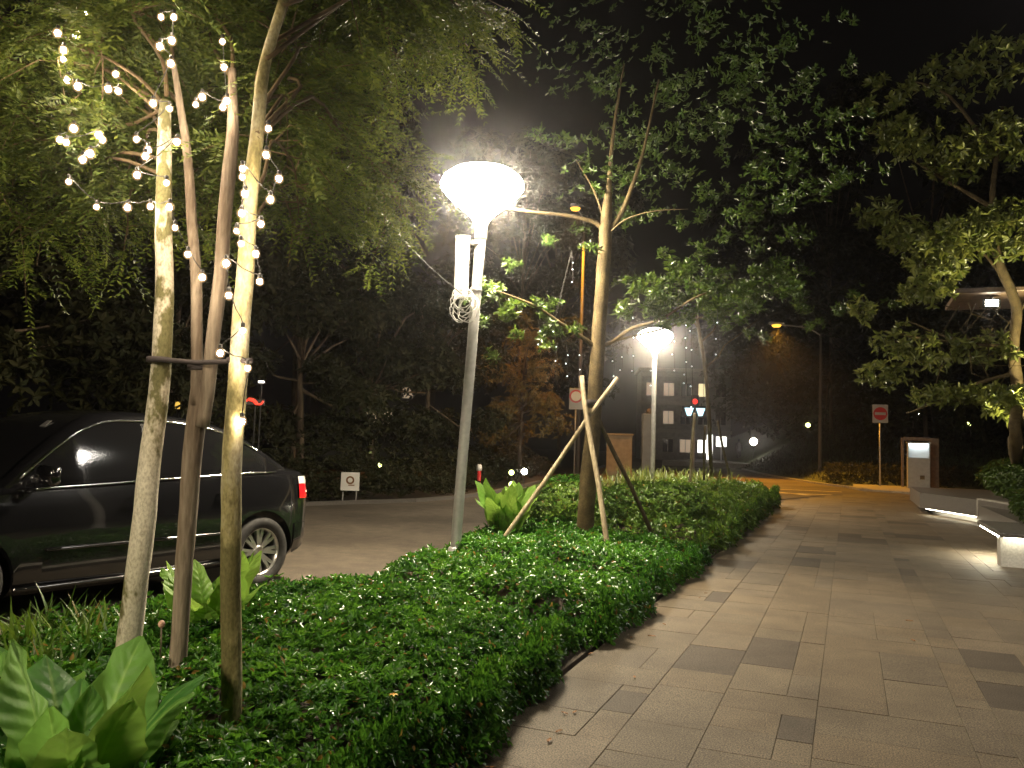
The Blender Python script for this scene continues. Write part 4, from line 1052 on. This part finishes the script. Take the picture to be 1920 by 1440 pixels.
shrub((5.0, 27.5, .3), (1.5, 1.8, .6), 900, .13, .06, M['leaf_broad'], 'big rounded shrub behind the dark stone planter')
shrub((7.2, 26.5, .3), (1.6, 1.8, .8), 800, .13, .06, M['leaf_broad'], 'tall shrub at the right edge behind the planters')

# kiosk with lit top panel, frame behind it
kk = thing('ticket_kiosk', 'grey ticket kiosk with a glowing blue-white top panel', 'kiosk', (2.62, 37.1, .05))
MB().bbox((0, 0, .62), (.82, .5, 1.24), .02).build('cabinet', M['kiosk_grey'], kk)
MB().box((0, .17, 1.52), (.82, .08, .56)).build('back_panel', M['sign_white'], kk)
for x in (-.39, .39): MB().box((x, 0, 1.52), (.04, .42, .56)).build('side_cheek', M['kiosk_grey'], kk)
MB().bbox((0, -.02, 1.83), (.88, .56, .06), .01).build('hood', M['kiosk_grey'], kk)
MB().box((0, .02, 1.775), (.70, .12, .03)).build('light_tube', M['panel_light'], kk)
MB().box((.12, -.256, .45), (.16, .01, .16)).build('slot_plate', M['chrome'], kk)
fr = thing('door_frame', 'brown metal portal frame standing behind the ticket kiosk', 'frame', (3.15, 38.2, .05))
MB().bbox((.13, 0, 1.02), (.34, .3, 2.04), .01).build('post', M['brown_metal'], fr)
MB().bbox((-.52, 0, 2.0), (.98, .26, .14), .01).build('lintel', M['brown_metal'], fr)
MB().bbox((-1.05, 0, 1.02), (.1, .26, 2.04), .01).build('post', M['brown_metal'], fr)

# no-entry sign
ns = thing('no_entry_sign', 'square no-entry sign, red disc with white bar, on a grey post', 'road sign', (1.22, 37.6, .03), radians(8))
MB().tube([(0, 0, -.05), (0, 0, 2.62)], .035, 10).build('post', M['galv'], ns, True)
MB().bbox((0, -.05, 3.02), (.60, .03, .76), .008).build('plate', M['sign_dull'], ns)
MB().lathe([(.27, 0), (.27, .006)], (0, -.066, 3.02), 40, (0, -1, 0)).build('red_disc', M['sign_red'], ns)
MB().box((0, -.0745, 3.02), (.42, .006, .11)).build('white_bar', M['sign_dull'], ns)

# sodium street lights
def sodium(loc, h, arm, label, W_, size=1.0, aim=None, cone=118):
    t = thing('road_light', label, 'street light', loc, 0, 'orange road lights on tall poles')
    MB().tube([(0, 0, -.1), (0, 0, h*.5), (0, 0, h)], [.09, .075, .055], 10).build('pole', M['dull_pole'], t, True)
    a = Vector(arm); e = Vector((0, 0, h)) + a
    MB().tube(smooth_path([(0, 0, h-.1), (a.x*.35, a.y*.35, h + a.z*.8), tuple(e)], 4), .035, 8).build('arm', M['galv'], t, True)
    dd = Vector((a.x, a.y, 0)).normalized(); hd = MB(); hd.bbox((0, 0, 0), (.75*size, .28*size, .14*size), .05, atan2(dd.y, dd.x))
    hd.build('lamp_head', M['galv'], t, False, e + dd*.3 + Vector((0, 0, .04)))
    MB().lathe([(.02, -.14*size), (.17*size, -.12*size), (.23*size, -.03*size)], e + dd*.3, 16).build('lamp_bowl', M['sodium'], t, True)
    ld_ = bpy.data.lights.new('road_light_beam', 'SPOT'); ld_.energy = W_; ld_.color = (1, .43, .035); ld_.spot_size = radians(cone); ld_.spot_blend = .6; ld_.shadow_soft_size = .12
    lo = bpy.data.objects.new('beam', ld_); COL.objects.link(lo); lo.parent = t; lo.location = e + dd*.3 + Vector((0, 0, -.2))
    if aim is not None: lo.rotation_euler = (Vector(aim) - Vector(loc) - lo.location).to_track_quat('-Z', 'Y').to_euler()
    return t
pA = gnd(1083, 890); hA = dep(1072, 397, 37.6)
sodium(pA, 11.6, (hA.x-pA.x+.35, hA.y-pA.y-.3, hA.z-11.6), 'tall orange road light seen beside the top of the young tree trunk', 5200)
pB = gnd(1537, 900); hB = dep(1455, 610, 40.4)
sodium(pB, 7.2, (hB.x-pB.x+.28, hB.y-pB.y-.1, hB.z-7.2), 'orange road light on a slim pole left of the no-entry sign', 6500, 1.0, (-2.6, 37.5, 0), 96)
# round speed sign on the tall light's pole
sg_ = thing('round_sign', 'small red rimmed speed sign on the pole of the tall orange light', 'road sign', dep(1080, 748, 37.2), radians(18))
MB().bbox((0, 0, 0), (.62, .03, .95), .01).build('plate', M['sign_back'], sg_)
MB().lathe([(.30, 0), (.30, .005)], (0, -.017, .12), 32, (0, -1, 0)).build('red_rim', M['sign_red'], sg_)
MB().lathe([(.22, 0), (.22, .004)], (0, -.0235, .12), 32, (0, -1, 0)).build('white_face', M['sign_white'], sg_)
MB().tube([(0, .05, -(dep(1080, 748, 37.2).z)), (0, .05, .4)], .035, 8).build('post', M['galv'], sg_, True)

# signal with red lamp over two lit arrows
sb = thing('signal_gantry', 'dark signal box with a red lamp over two lit white-blue arrows', 'signal', dep(1303, 772, 45), radians(20))
z0 = dep(1303, 772, 45).z
MB().bbox((0, .1, 0), (1.35, .12, .62), .02).build('arrow_box', M['black_plastic'], sb)
for x in (-.31, .31): MB().add([(x-.25, .034, .2), (x+.25, .034, .2), (x+.10, .034, -.22), (x-.10, .034, -.22), (x-.25, .05, .2), (x+.25, .05, .2), (x+.10, .05, -.22), (x-.10, .05, -.22)], [(0, 3, 2, 1), (4, 5, 6, 7), (0, 1, 5, 4), (1, 2, 6, 5), (2, 3, 7, 6), (3, 0, 4, 7)]).build('arrow', M['signal_cyan'], sb)
MB().bbox((0, .1, .62), (.42, .14, .58), .02).build('signal_head', M['black_plastic'], sb)
MB().lathe([(.15, 0), (.14, .03), (.05, .05)], (0, .03, .56), 20, (0, -1, 0)).build('red_lamp', M['signal_red'], sb)
MB().tube([(0, .15, -z0-.1), (0, .15, .3)], .06, 8).build('post', M['galv'], sb, True)

# tan utility box, blue pillar
ub = thing('utility_box', 'tan utility cabinet beyond the bed, left of the far lamp', 'cabinet', gnd(1160, 892), radians(15))
MB().bbox((0, 0, .92), (1.15, .7, 1.84), .03).build('cabinet', M['wall_tan'], ub)
MB().bbox((0, 0, 1.88), (1.25, .8, .08), .01).build('lid', M['wall_tan'], ub)
for x in (-.27, .29): MB().bbox((x, -.36, .95), (.5, .02, 1.5), .008).build('door', M['wall_tan'], ub)
bp2 = thing('blue_pillar', 'slim blue-grey notice pillar just left of the far lamp pole', 'pillar', gnd(1215, 893), radians(15))
MB().bbox((0, 0, 1.45), (.62, .25, 2.9), .03).build('body', M['wall_blue'], bp2)
MB().lathe([(.05, 2.9), (.12, 2.95), (.10, 3.1), (.02, 3.15)], (0, 0, 0), 14).build('cap_lamp', M['brown_metal'], bp2, True)

# small white sign by the far kerb, plant behind it
ws = thing('notice_board', 'small square white notice with a brown ring emblem by the far kerb', 'sign', (-10.62, 16.35, 0), radians(32))
MB().bbox((0, 0, .42), (.42, .03, .42), .006).build('board', M['sign_white'], ws)
ring = MB(); ring.tube([(.075*cos(a*pi/10), -.018, .45+.075*sin(a*pi/10)) for a in range(21)], .02, 6); ring.build('emblem', M['dry_leaf'], ws)
MB().box((.03, -.0165, .335), (.14, .004, .02)).build('text_line', M['dry_leaf'], ws)
for x in (-.15, .15): MB().box((x, .02, .1), (.03, .02, .34)).build('leg', M['sign_back'], ws)
# red and white post
rp = thing('marker_post', 'short red marker post with a white top in the dark planting', 'post', dep(898, 895, 26))
MB().tube([(0, 0, -.9), (0, 0, .2)], .065, 12).build('shaft', M['sign_red'], rp, True)
MB().lathe([(.07, .205), (.09, .22), (.09, .36), (.05, .41)], (0, 0, 0), 16).build('cap', M['sign_white'], rp, True)

# ground uplights
def uplight(p, d, label, mat, r, W_, col, ang=70, aim=None, pole=0):
    t = thing('uplight', label, 'spotlight', p, 0, 'garden spotlights in the planting')
    d = Vector(d).normalized()
    MB().lathe([(r*.75, -.22), (r*1.08, -.16), (r*1.1, .02), (r*1.02, .025)], (0, 0, 0), 16, d).build('housing', M['black_plastic'], t, True)
    MB().lathe([(r, .028), (r*.8, .045), (.01, .055)], (0, 0, 0), 16, d).build('lens', M[mat], t, True)
    MB().tube([(0, 0, -.12), (0, 0, -.12 - max(.25, pole))], .02, 6).build('stake', M['black_plastic'], t)
    if W_:
        l = bpy.data.lights.new('spot', 'SPOT'); l.energy = W_; l.color = col; l.spot_size = radians(ang); l.spot_blend = .7; l.shadow_soft_size = .06
        o = bpy.data.objects.new('beam', l); COL.objects.link(o); o.parent = t
        a = Vector(aim)-Vector(p) if aim is not None else d
        o.location = a.normalized()*.12; o.rotation_euler = a.to_track_quat('-Z', 'Y').to_euler()
    return t
def toward(p): return (CAM-Vector(p)).normalized()
for px, py, D, lb, mat, r, W_, col, pole, aimp in (
    (983, 884, 27, 'bright white garden light between the lamp and the stakes', 'spot_white', .10, 60, (1, .9, .6), .6, (960, 860, 28)),
    (959, 886, 26.5, 'garden light, upper of the pair left of the brightest one', 'spot_green', .085, 0, (1, .9, .5), .6, None),
    (959, 908, 26, 'garden light, lower of the pair left of the brightest one', 'spot_green', .085, 40, (.9, 1, .5), .4, (930, 860, 27)),
    (712, 872, 22, 'yellow-green garden light above the white notice', 'spot_green', .055, 40, (.9, 1, .4), .5, (690, 800, 22)),
    (1515, 797, 43, 'yellow-green spotlight beside the slim road light pole', 'spot_green', .12, 60, (.8, 1, .4), .6, (1500, 740, 44)),
    (1413, 828, 60, 'brilliant white floodlight low on the bank', 'spot_white', .26, 3000, (1, .95, .7), 1.2, (1395, 875, 62)),
    (1820, 793, 42, 'yellow spotlight on the dark bank right of the kiosk', 'spot_green', .15, 60, (.9, 1, .4), .6, (1850, 740, 42)),
    (1720, 774, 44, 'small white spotlight above the kiosk', 'spot_white', .09, 0, (1, 1, 1), .8, None)):
    p = dep(px, py, D); uplight(p, toward(p), lb, mat, r, W_, col, 90, dep(*aimp) if aimp else None, pole)

# ================================================================== RIGHT TREE
rt = thing('broadleaf_tree', 'tall broad-leaved tree lit from below at the right edge', 'tree', gnd(1915, 890, .45))
DR = 17.0
b0 = Vector(rt.location)
rp_ = [Vector(b0), dep(1905, 850, DR), dep(1908, 740, DR), dep(1900, 650, DR), dep(1905, 570, DR), dep(1870, 480, DR), dep(1860, 380, DR), dep(1880, 200, DR)]
tree_trunk(rt, rel(rt, rp_), [.15, .13, .12, .11, .1, .08, .06, .03], M['bark_tan'], 12)
BR = MB()
for pts in (((1902, 650), (1800, 640), (1700, 600)), ((1904, 580), (1850, 480), (1740, 430)), ((1900, 600), (1960, 500), (1990, 400)), ((1862, 390), (1760, 330), (1680, 280)), ((1905, 700), (1830, 720), (1740, 760), (1700, 775)), ((1870, 300), (1780, 180), (1700, 150)), ((1902, 620), (1780, 640), (1660, 620))):
    p = smooth_path([dep(*q, DR + .3*i) - b0 for i, q in enumerate(pts)], 4); BR.tube(p, list(np.linspace(.05, .012, len(p))), 7, True, .1)
for i in range(26):
    a = Vector(dep(random.uniform(1780, 1900), random.uniform(560, 680), DR + random.uniform(-.4, .6))) - b0
    BR.tube([a, a + Vector((random.uniform(-.3, .3), random.uniform(-.3, .3), random.uniform(-.5, .1))), a + Vector((random.uniform(-.6, .6), random.uniform(-.5, .5), random.uniform(-.9, .0)))], [.012, .009, .004], 5, False)
BR.build('branches', M['bark_tan'], rt, True)
CL = []
def rcl(px, py, D, rx, rz, n, L_=.17, W_=.075):
    Q, d = ell_points(Vector(dep(px, py, D))-b0, (rx, rx, rz), n, .2)
    CL.append(tufts(Q, d*.5 + rng.normal(size=d.shape)*.3 + [0, 0, .1], 6, L_, W_))
for a in ((1770, 470, 16.6, .75, .5, 120), (1830, 430, 16.8, .7, .4, 90), (1700, 440, 17, .5, .35, 50), (1900, 430, 16.6, .7, .6, 80), (1740, 540, 16.8, .6, .35, 60), (1850, 655, 17, .8, .3, 40), (1740, 660, 17.3, .7, .4, 40), (1680, 640, 17.6, .5, .4, 25), (1900, 760, 16.2, .5, .35, 60),
          (1850, 740, 17, .5, .2, 40), (1690, 260, 17, .7, .4, 60), (1790, 300, 17, .8, .5, 70), (1880, 260, 17, .8, .6, 70), (1660, 180, 17.4, .6, .4, 30), (1800, 150, 17.4, 1, .6, 60), (1640, 400, 17.5, .5, .3, 25), (1620, 580, 17.2, .3, .25, 18), (1760, 740, 17.4, .6, .2, 40), (1660, 700, 17.6, .5, .3, 30), (1900, 100, 17, 1, .6, 40)):
    rcl(*a[:5], int(a[5]*1.25))
V, F = merge(CL); npmesh('crown', V, F, M['leaf_olive'], rt)
p = gnd(1850, 900, .5); p = Vector((4.0, 18.0, .75))
uplight(p, (-.1, .2, 1), 'uplight hidden among shrubs at the foot of the right-hand tree', 'spot_white', .05, 3600, (1, .86, .48), 62, dep(1820, 430, 16.8), .4)
p = dep(1860, 568, 17.8)
fl = thing('floodlight', 'white floodlight glaring through the branches of the right-hand tree', 'floodlight', p)
MB().bbox((0, .08, 0), (.34, .14, .22), .02, YAW*0).build('housing', M['black_plastic'], fl)
MB().box((0, .003, 0), (.24, .01, .13)).build('lens', M['spot_white'], fl)
pv_ = thing('pavilion', 'grey flat roof edge of a pavilion glimpsed behind the right-hand tree', 'pavilion', (p.x, p.y, 0))
MB().bbox((2.4, .9, p.z+.24), (6.2, 2.4, .11), .02).build('roof', M['brown_metal'], pv_)
for x in (1.9, 5.0): MB().bbox((x, .9, (p.z+.15)/2), (.16, .16, p.z+.15), .01).build('post', M['stone_dark'], pv_)
MB().box((0, .08, .135), (.06, .06, .05)).build('bracket', M['black_plastic'], fl)

# ================================================================== BACKGROUND TREES
def bg_tree(base, h, r, n, m, label, L_=.2, W_=.09, seed=0, trunk=.13, low=.25, cat='tree', group='trees beyond the road'):
    rr = random.Random(seed); t = thing('roadside_tree', label, cat, (*base, -.1), 0, group)
    tp = [(0, 0, -.05), (rr.uniform(-.2, .2), rr.uniform(-.2, .2), h*.35), (rr.uniform(-.4, .4), rr.uniform(-.4, .4), h*.85)]
    B = MB(); B.tube(smooth_path(tp, 4), list(np.linspace(trunk, trunk*.3, 9)), 8, True, .1)
    B.build('trunk', M['bark_dark'], t, True)
    parts = []; K = 16 if h < 10 else 30; B = MB()
    for i in range(K):
        a = rr.random()*2*pi; z = h*(low + (1-low)*rr.random()); q = r*(.35+.6*rr.random())*(1-.45*abs(z/h-.55))
        c = (q*cos(a), q*sin(a), z); s = r*rr.uniform(.25, .45)
        B.tube([(tp[1][0], tp[1][1], h*.3 + z*.3), (c[0]*.5, c[1]*.5, z*.9), c], [.04, .03, .01], 5, False)
        Q, d = ell_points(c, (s, s, s*.6), max(4, n//K), .25); parts.append(tufts(Q, d*.5+[0, 0, .3], 5, L_, W_))
    B.build('branches', M['bark_dark'], t, True)
    V, F = merge(parts); npmesh('crown', V, F, m, t)
    return t
bgs = [((-15.5, 10), 7, 3.2, 'dense dark tree behind the car bonnet'), ((-14.2, 14.5), 6.0, 2.6, 'dark tree beyond the road above the car roof'), ((-13.6, 18.5), 6.5, 2.5, 'dark tree beyond the road above the car boot'),
       ((-13.2, 21.5), 6.0, 2.3, 'dark tree rising behind the small white notice'), ((-13.8, 26), 7.0, 2.6, 'dark tree left of the nearest lamp pole'), ((-18, 24), 13, 4.5, 'tall dark tree in the second row behind the notice'),
       ((-19, 16), 12, 4.5, 'tall dark tree in the second row behind the car'), ((-21, 33), 17, 6, 'tall dark tree far behind the nearest lamp pole'), ((-15.5, 39), 17, 5, 'dark tree behind the tall orange light pole'), ((-17, 50), 18, 5.5, 'dark tree left of the far building')]
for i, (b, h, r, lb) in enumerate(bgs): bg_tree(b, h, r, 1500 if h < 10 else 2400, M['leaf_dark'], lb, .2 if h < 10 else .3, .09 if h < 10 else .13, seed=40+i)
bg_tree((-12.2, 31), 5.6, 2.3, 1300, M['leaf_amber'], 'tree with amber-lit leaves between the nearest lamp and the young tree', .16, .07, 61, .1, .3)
bgs = [((-5.5, 72), 24, 8, 'tall dark tree above the white floodlight'), ((-1, 56), 22, 7.5, 'tall dark tree on the bank behind the slim road light'), ((4, 50), 21, 7, 'tall dark tree on the bank behind the no-entry sign'), ((9, 46), 19, 6.5, 'tall dark tree on the bank behind the kiosk'), ((14, 44), 19, 6.5, 'tall dark tree on the bank at the right edge')]
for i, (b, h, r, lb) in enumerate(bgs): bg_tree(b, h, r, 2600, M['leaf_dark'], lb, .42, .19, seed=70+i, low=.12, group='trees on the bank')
# undergrowth along the far kerb
pts = smooth_path([(-13.6, 5, 0), (-13.4, 9, 0), (-11.6, 14.2, 0), (-10.1, 19, 0), (-11.3, 28, 0), (-12.6, 37, 0)], 12)
Q, D = [], []
for i in range(5200):
    p = random.choice(pts); off = random.random()**1.3; Q.append((p.x - .3 - off*2.4 + random.gauss(0, .1), p.y + random.uniform(-.5, .5), -.1 + (.35 + 1.25*off)*random.random()**.5 + .25*noise.noise((p.x, p.y*1.3, 0)))); D.append((random.gauss(.3, .5), random.gauss(-.2, .5), 1))
V, F = tufts(np.array(Q), np.array(D), 5, .15, .06)
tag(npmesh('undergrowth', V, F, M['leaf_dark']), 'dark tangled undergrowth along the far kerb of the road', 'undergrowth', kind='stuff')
Q = np.stack([rng.uniform(-1, 14, 1800), rng.uniform(38.8, 41, 1800), np.zeros(1800)], 1); Q[:, 2] = rng.random(1800)*.9
V, F = tufts(Q, rng.normal(size=Q.shape)*.5+[0, -.3, 1], 5, .16, .06)
tag(npmesh('undergrowth', V, F, M['leaf_dark']), 'dark planting at the foot of the bank behind the kiosk and sign', 'undergrowth', kind='stuff')

# ================================================================== FAR BUILDING
fbp = dep(1285, 852, 85); rzb = radians(18)
fb = thing('far_building', 'grey three-storey building with a few lit windows at the end of the road', 'building', (fbp.x, fbp.y, -.1), rzb)
WX, NZ = 5, 3
wall = MB(); wall.box((0, 3, 4.6), (9.2, 5.5, 9.2)); wl = wall.build('wall', M['wall_grey'], fb)
MB().box((0, 3, 9.35), (9.8, 6.2, .3)).build('roof', M['concrete'], fb)
for fl_ in range(NZ):
    MB().box((0, .16, 2.9*(fl_+1)+.1), (9.4, .3, .35)).build('ledge', M['concrete'], fb)
lit = {(1, 2): 'win_dim', (1, 1): 'win_dim', (2, 0): 'win_dim', (3, 2): 'win_warm', (3, 0): 'win_white', (0, 2): 'win_dim'}
for i in range(WX):
    for j in range(NZ):
        x = -3.56 + i*1.78; z = 1.5 + j*2.9
        wd = MB(); wd.box((x, .20, z+.7), (1.15, .12, .08)); wd.box((x, .20, z-.7), (1.15, .16, .08)); wd.box((x-.56, .20, z), (.07, .12, 1.4)); wd.box((x+.56, .20, z), (.07, .12, 1.4)); wd.box((x, .20, z), (.05, .1, 1.4))
        wf = wd.build('window', M['concrete'], fb)
        MB().box((x, .225, z), (1.05, .03, 1.32)).build('pane', M[lit.get((i, j), 'black_glass')], wf)
# lit gateway and person on the far pavement
gw = thing('lit_sign_box', 'white glowing sign box on a post near the far person', 'sign', dep(1352, 862, 62))
MB().bbox((0, 0, 1.35), (.75, .2, .75), .03).build('box', M['win_white'], gw)
MB().bbox((-.85, 0, .9), (.42, .2, 1.9), .03).build('panel', M['win_white'], gw)
MB().tube([(0, 0, -.5), (0, 0, 1)], .05, 8).build('post', M['galv'], gw)
def person(base, rz, label):
    t = thing('person', label, 'person', base, rz)
    V_ = [(0, 0, .95), (0, 0, 1.18), (0, .0, 1.40), (0, 0, 1.50), (0, .01, 1.62), (.10, 0, .90), (.12, .06, .5), (.11, .12, .07), (.11, .02, .04), (-.10, 0, .90), (-.12, -.03, .5), (-.11, -.10, .08), (-.11, -.2, .04),
          (.20, 0, 1.38), (.27, .02, 1.10), (.25, -.08, .85), (-.20, 0, 1.38), (-.27, .02, 1.10), (-.25, -.06, .85)]
    E_ = [(0, 1), (1, 2), (2, 3), (3, 4), (0, 5), (5, 6), (6, 7), (7, 8), (0, 9), (9, 10), (10, 11), (11, 12), (2, 13), (13, 14), (14, 15), (2, 16), (16, 17), (17, 18)]
    Rr = [.15, .14, .16, .06, .10, .095, .065, .05, .04, .095, .065, .05, .04, .065, .048, .035, .065, .048, .035]
    me = bpy.data.meshes.new('body'); me.from_pydata(V_, E_, []); o = link('body', me, t)
    md = o.modifiers.new('s', 'SKIN'); o.modifiers.new('u', 'SUBSURF').levels = 1
    for v, r_ in zip(me.skin_vertices[0].data, Rr): v.radius = (r_, r_*.8)
    me.skin_vertices[0].data[0].use_root = True
    me2 = bpy.data.meshes.new_from_object(o.evaluated_get(bpy.context.evaluated_depsgraph_get())); o.modifiers.clear(); o.data = me2; me2.materials.append(M['cloth_dark']); me2.shade_smooth()
    MB().lathe([(.04, -.10), (.09, -.05), (.105, .02), (.08, .10), (.02, .125)], (0, .015, 1.66), 14).build('hair', M['black_plastic'], t, True)
    return t
pp = dep(1385, 866, 65); person((pp.x, pp.y, .33), radians(30), 'person in dark clothes standing against the floodlight in the distance')
# lit signs seen through the trees on the left
def lit(px, py, D, size, mat, label, rz=.6, name='lit_sign'):
    p = dep(px, py, D); t = thing(name, label, 'lit sign', p, rz)
    MB().bbox((0, .06, 0), (size[0]*1.2, .1, size[1]*1.3), .01).build('backing', M['black_plastic'], t)
    if mat == 'neon_red': MB().tube(smooth_path([(-.17, -.02, .01), (-.12, -.02, .05), (-.03, -.02, .035), (.04, -.02, -.03), (.12, -.02, -.035), (.17, -.02, .03)], 4), [.02]*4+[.036]*9+[.02]*8, 8).build('neon_tube', M[mat], t, True)
    else: MB().bbox((0, -.01, 0), (size[0], .04, size[1]), .01).build('face', M[mat], t)
    MB().tube([(0, .1, -p.z), (0, .1, 0)], .015, 6).build('post', M['black_plastic'], t)
lit(478, 754, 17, (.32, .10), 'neon_red', 'small red lit sign beyond the road, right of the olive trunk')
lit(490, 716, 18, (.13, .05), 'win_white', 'tiny white lit sign above the red one, right of the olive trunk')
lit(333, 760, 18, (.10, .16), 'neon_amber', 'tiny amber lit sign beyond the car roof, right of the pale trunk')
sd = thing('far_house', 'pale house wall glimpsed through the dark trees left of the nearest lamp', 'building', dep(700, 800, 60), radians(40))
z0 = sd.location.z
MB().box((0, 2, 1.2-z0/2), (9, 4, 5+z0)).build('wall', M['wall_grey'], sd)
for x, z, mm in ((-1.4, 2.6, 'win_dim'), (-.2, .7, 'win_dim'), (.9, .7, 'win_dim'), (2.4, 2.6, 'win_dim')):
    wf = MB().box((x, -.03, z), (.9, .08, 1.0)).build('window', M['concrete'], sd); MB().box((x, -.075, z), (.75, .03, .85)).build('pane', M[mm], wf)

# ================================================================== SMALL THINGS
for i, (px, py, lb) in enumerate(((1222, 1195, 'brown fallen leaf on the paving by the notch in the hedge'), (1030, 1392, 'brown fallen leaf on the paving at the bottom edge'), (1108, 1228, 'brown fallen leaf at the foot of the hedge'), (1705, 1166, 'dark fallen leaf on the paving, upper of two at the right'), (1712, 1203, 'dark fallen leaf on the paving, lower of two at the right'), (1480, 1080, 'fallen leaf far along the paving'))):
    g = gnd(px, py); a = random.random()*6
    o = MB().grid([[(-.03+.012*k, (-.011+.011*j)*sin(pi*(k+.3)/5.6), .006+.006*abs(j-1)+.002*(k % 2)) for j in range(3)] for k in range(6)]).build('fallen_leaf', M['dry_leaf'], None, True, (g.x, g.y, .002)); o.rotation_euler = (0, 0, a)
    tag(o, lb, 'leaf', 'fallen leaves on the paving')
proto = o; o = None
for i in range(14):
    y = 2.6 + 7*random.random()**1.3; x = -1.60 + abs(random.gauss(0, .22))
    c = proto.copy(); COL.objects.link(c); c.location = (x, y, .002); c.rotation_euler = (0, 0, random.random()*6); k_ = random.uniform(.5, .9); c.scale = (k_, k_, k_)
    tag(c, 'small curled brown leaf fallen on the paving along the hedge edge', 'leaf', 'small fallen leaves along the hedge edge')
g = gnd(738, 1308, .37)
fw_ = thing('flower', 'single yellow flower in the foreground ground cover', 'flower', (g.x, g.y, .37))
pt = MB()
for k in range(6):
    a = k*pi/3; pt.add([(0, 0, .01), (.012*cos(a-.4), .012*sin(a-.4), .016), (.026*cos(a), .026*sin(a), .012), (.012*cos(a+.4), .012*sin(a+.4), .016)], [(0, 1, 2, 3)])
pt.build('petals', M['petal'], fw_); MB().tube([(0, 0, -.12), (0, 0, .01)], .002, 5).build('stem', M['leaf_fern'], fw_)
for px, py, z, D, lb in ((303, 1170, .3, 4.1, 'small pinkish round bud standing by the forked trunk'), (215, 1285, .3, 3.7, 'small pale round bud at the foot of the pale trunk')):
    q = dep(px, py, D); t = thing('round_bud', lb, 'bud', q, 0, 'round buds by the tied trunks')
    MB().lathe([(.004, -.02), (.014, -.012), (.018, 0), (.013, .012), (.003, .019)], (0, 0, 0), 12).build('head', M['pinkish'], t, True)
    MB().tube([(0, 0, -.2), (.004, 0, -.1), (0, 0, -.015)], .004, 6).build('stem', M['bark_brown'], t)

# ================================================================== HAZE ADDED FOR LENS-LIKE GLOW
HAZE = 0.0017
if HAZE:
    hz = MB().box((0, 55, 7.0), (180, 200, 16.4)).build('haze', M['soil'])
    hz['kind'] = 'stuff'; hz['label'] = 'thin haze added to stand in for lens glow round the lamps'
    hm = bpy.data.materials.new('glow_haze'); hm.use_nodes = True; nt = hm.node_tree; nt.nodes.remove(nt.nodes['Principled BSDF'])
    pv = nt.nodes.new('ShaderNodeVolumePrincipled'); pv.inputs['Color'].default_value = (.92, .9, .95, 1); pv.inputs['Density'].default_value = HAZE; pv.inputs['Anisotropy'].default_value = .955
    nt.links.new(pv.outputs['Volume'], nt.nodes['Material Output'].inputs['Volume'])
    hz.data.materials.clear(); hz.data.materials.append(hm)
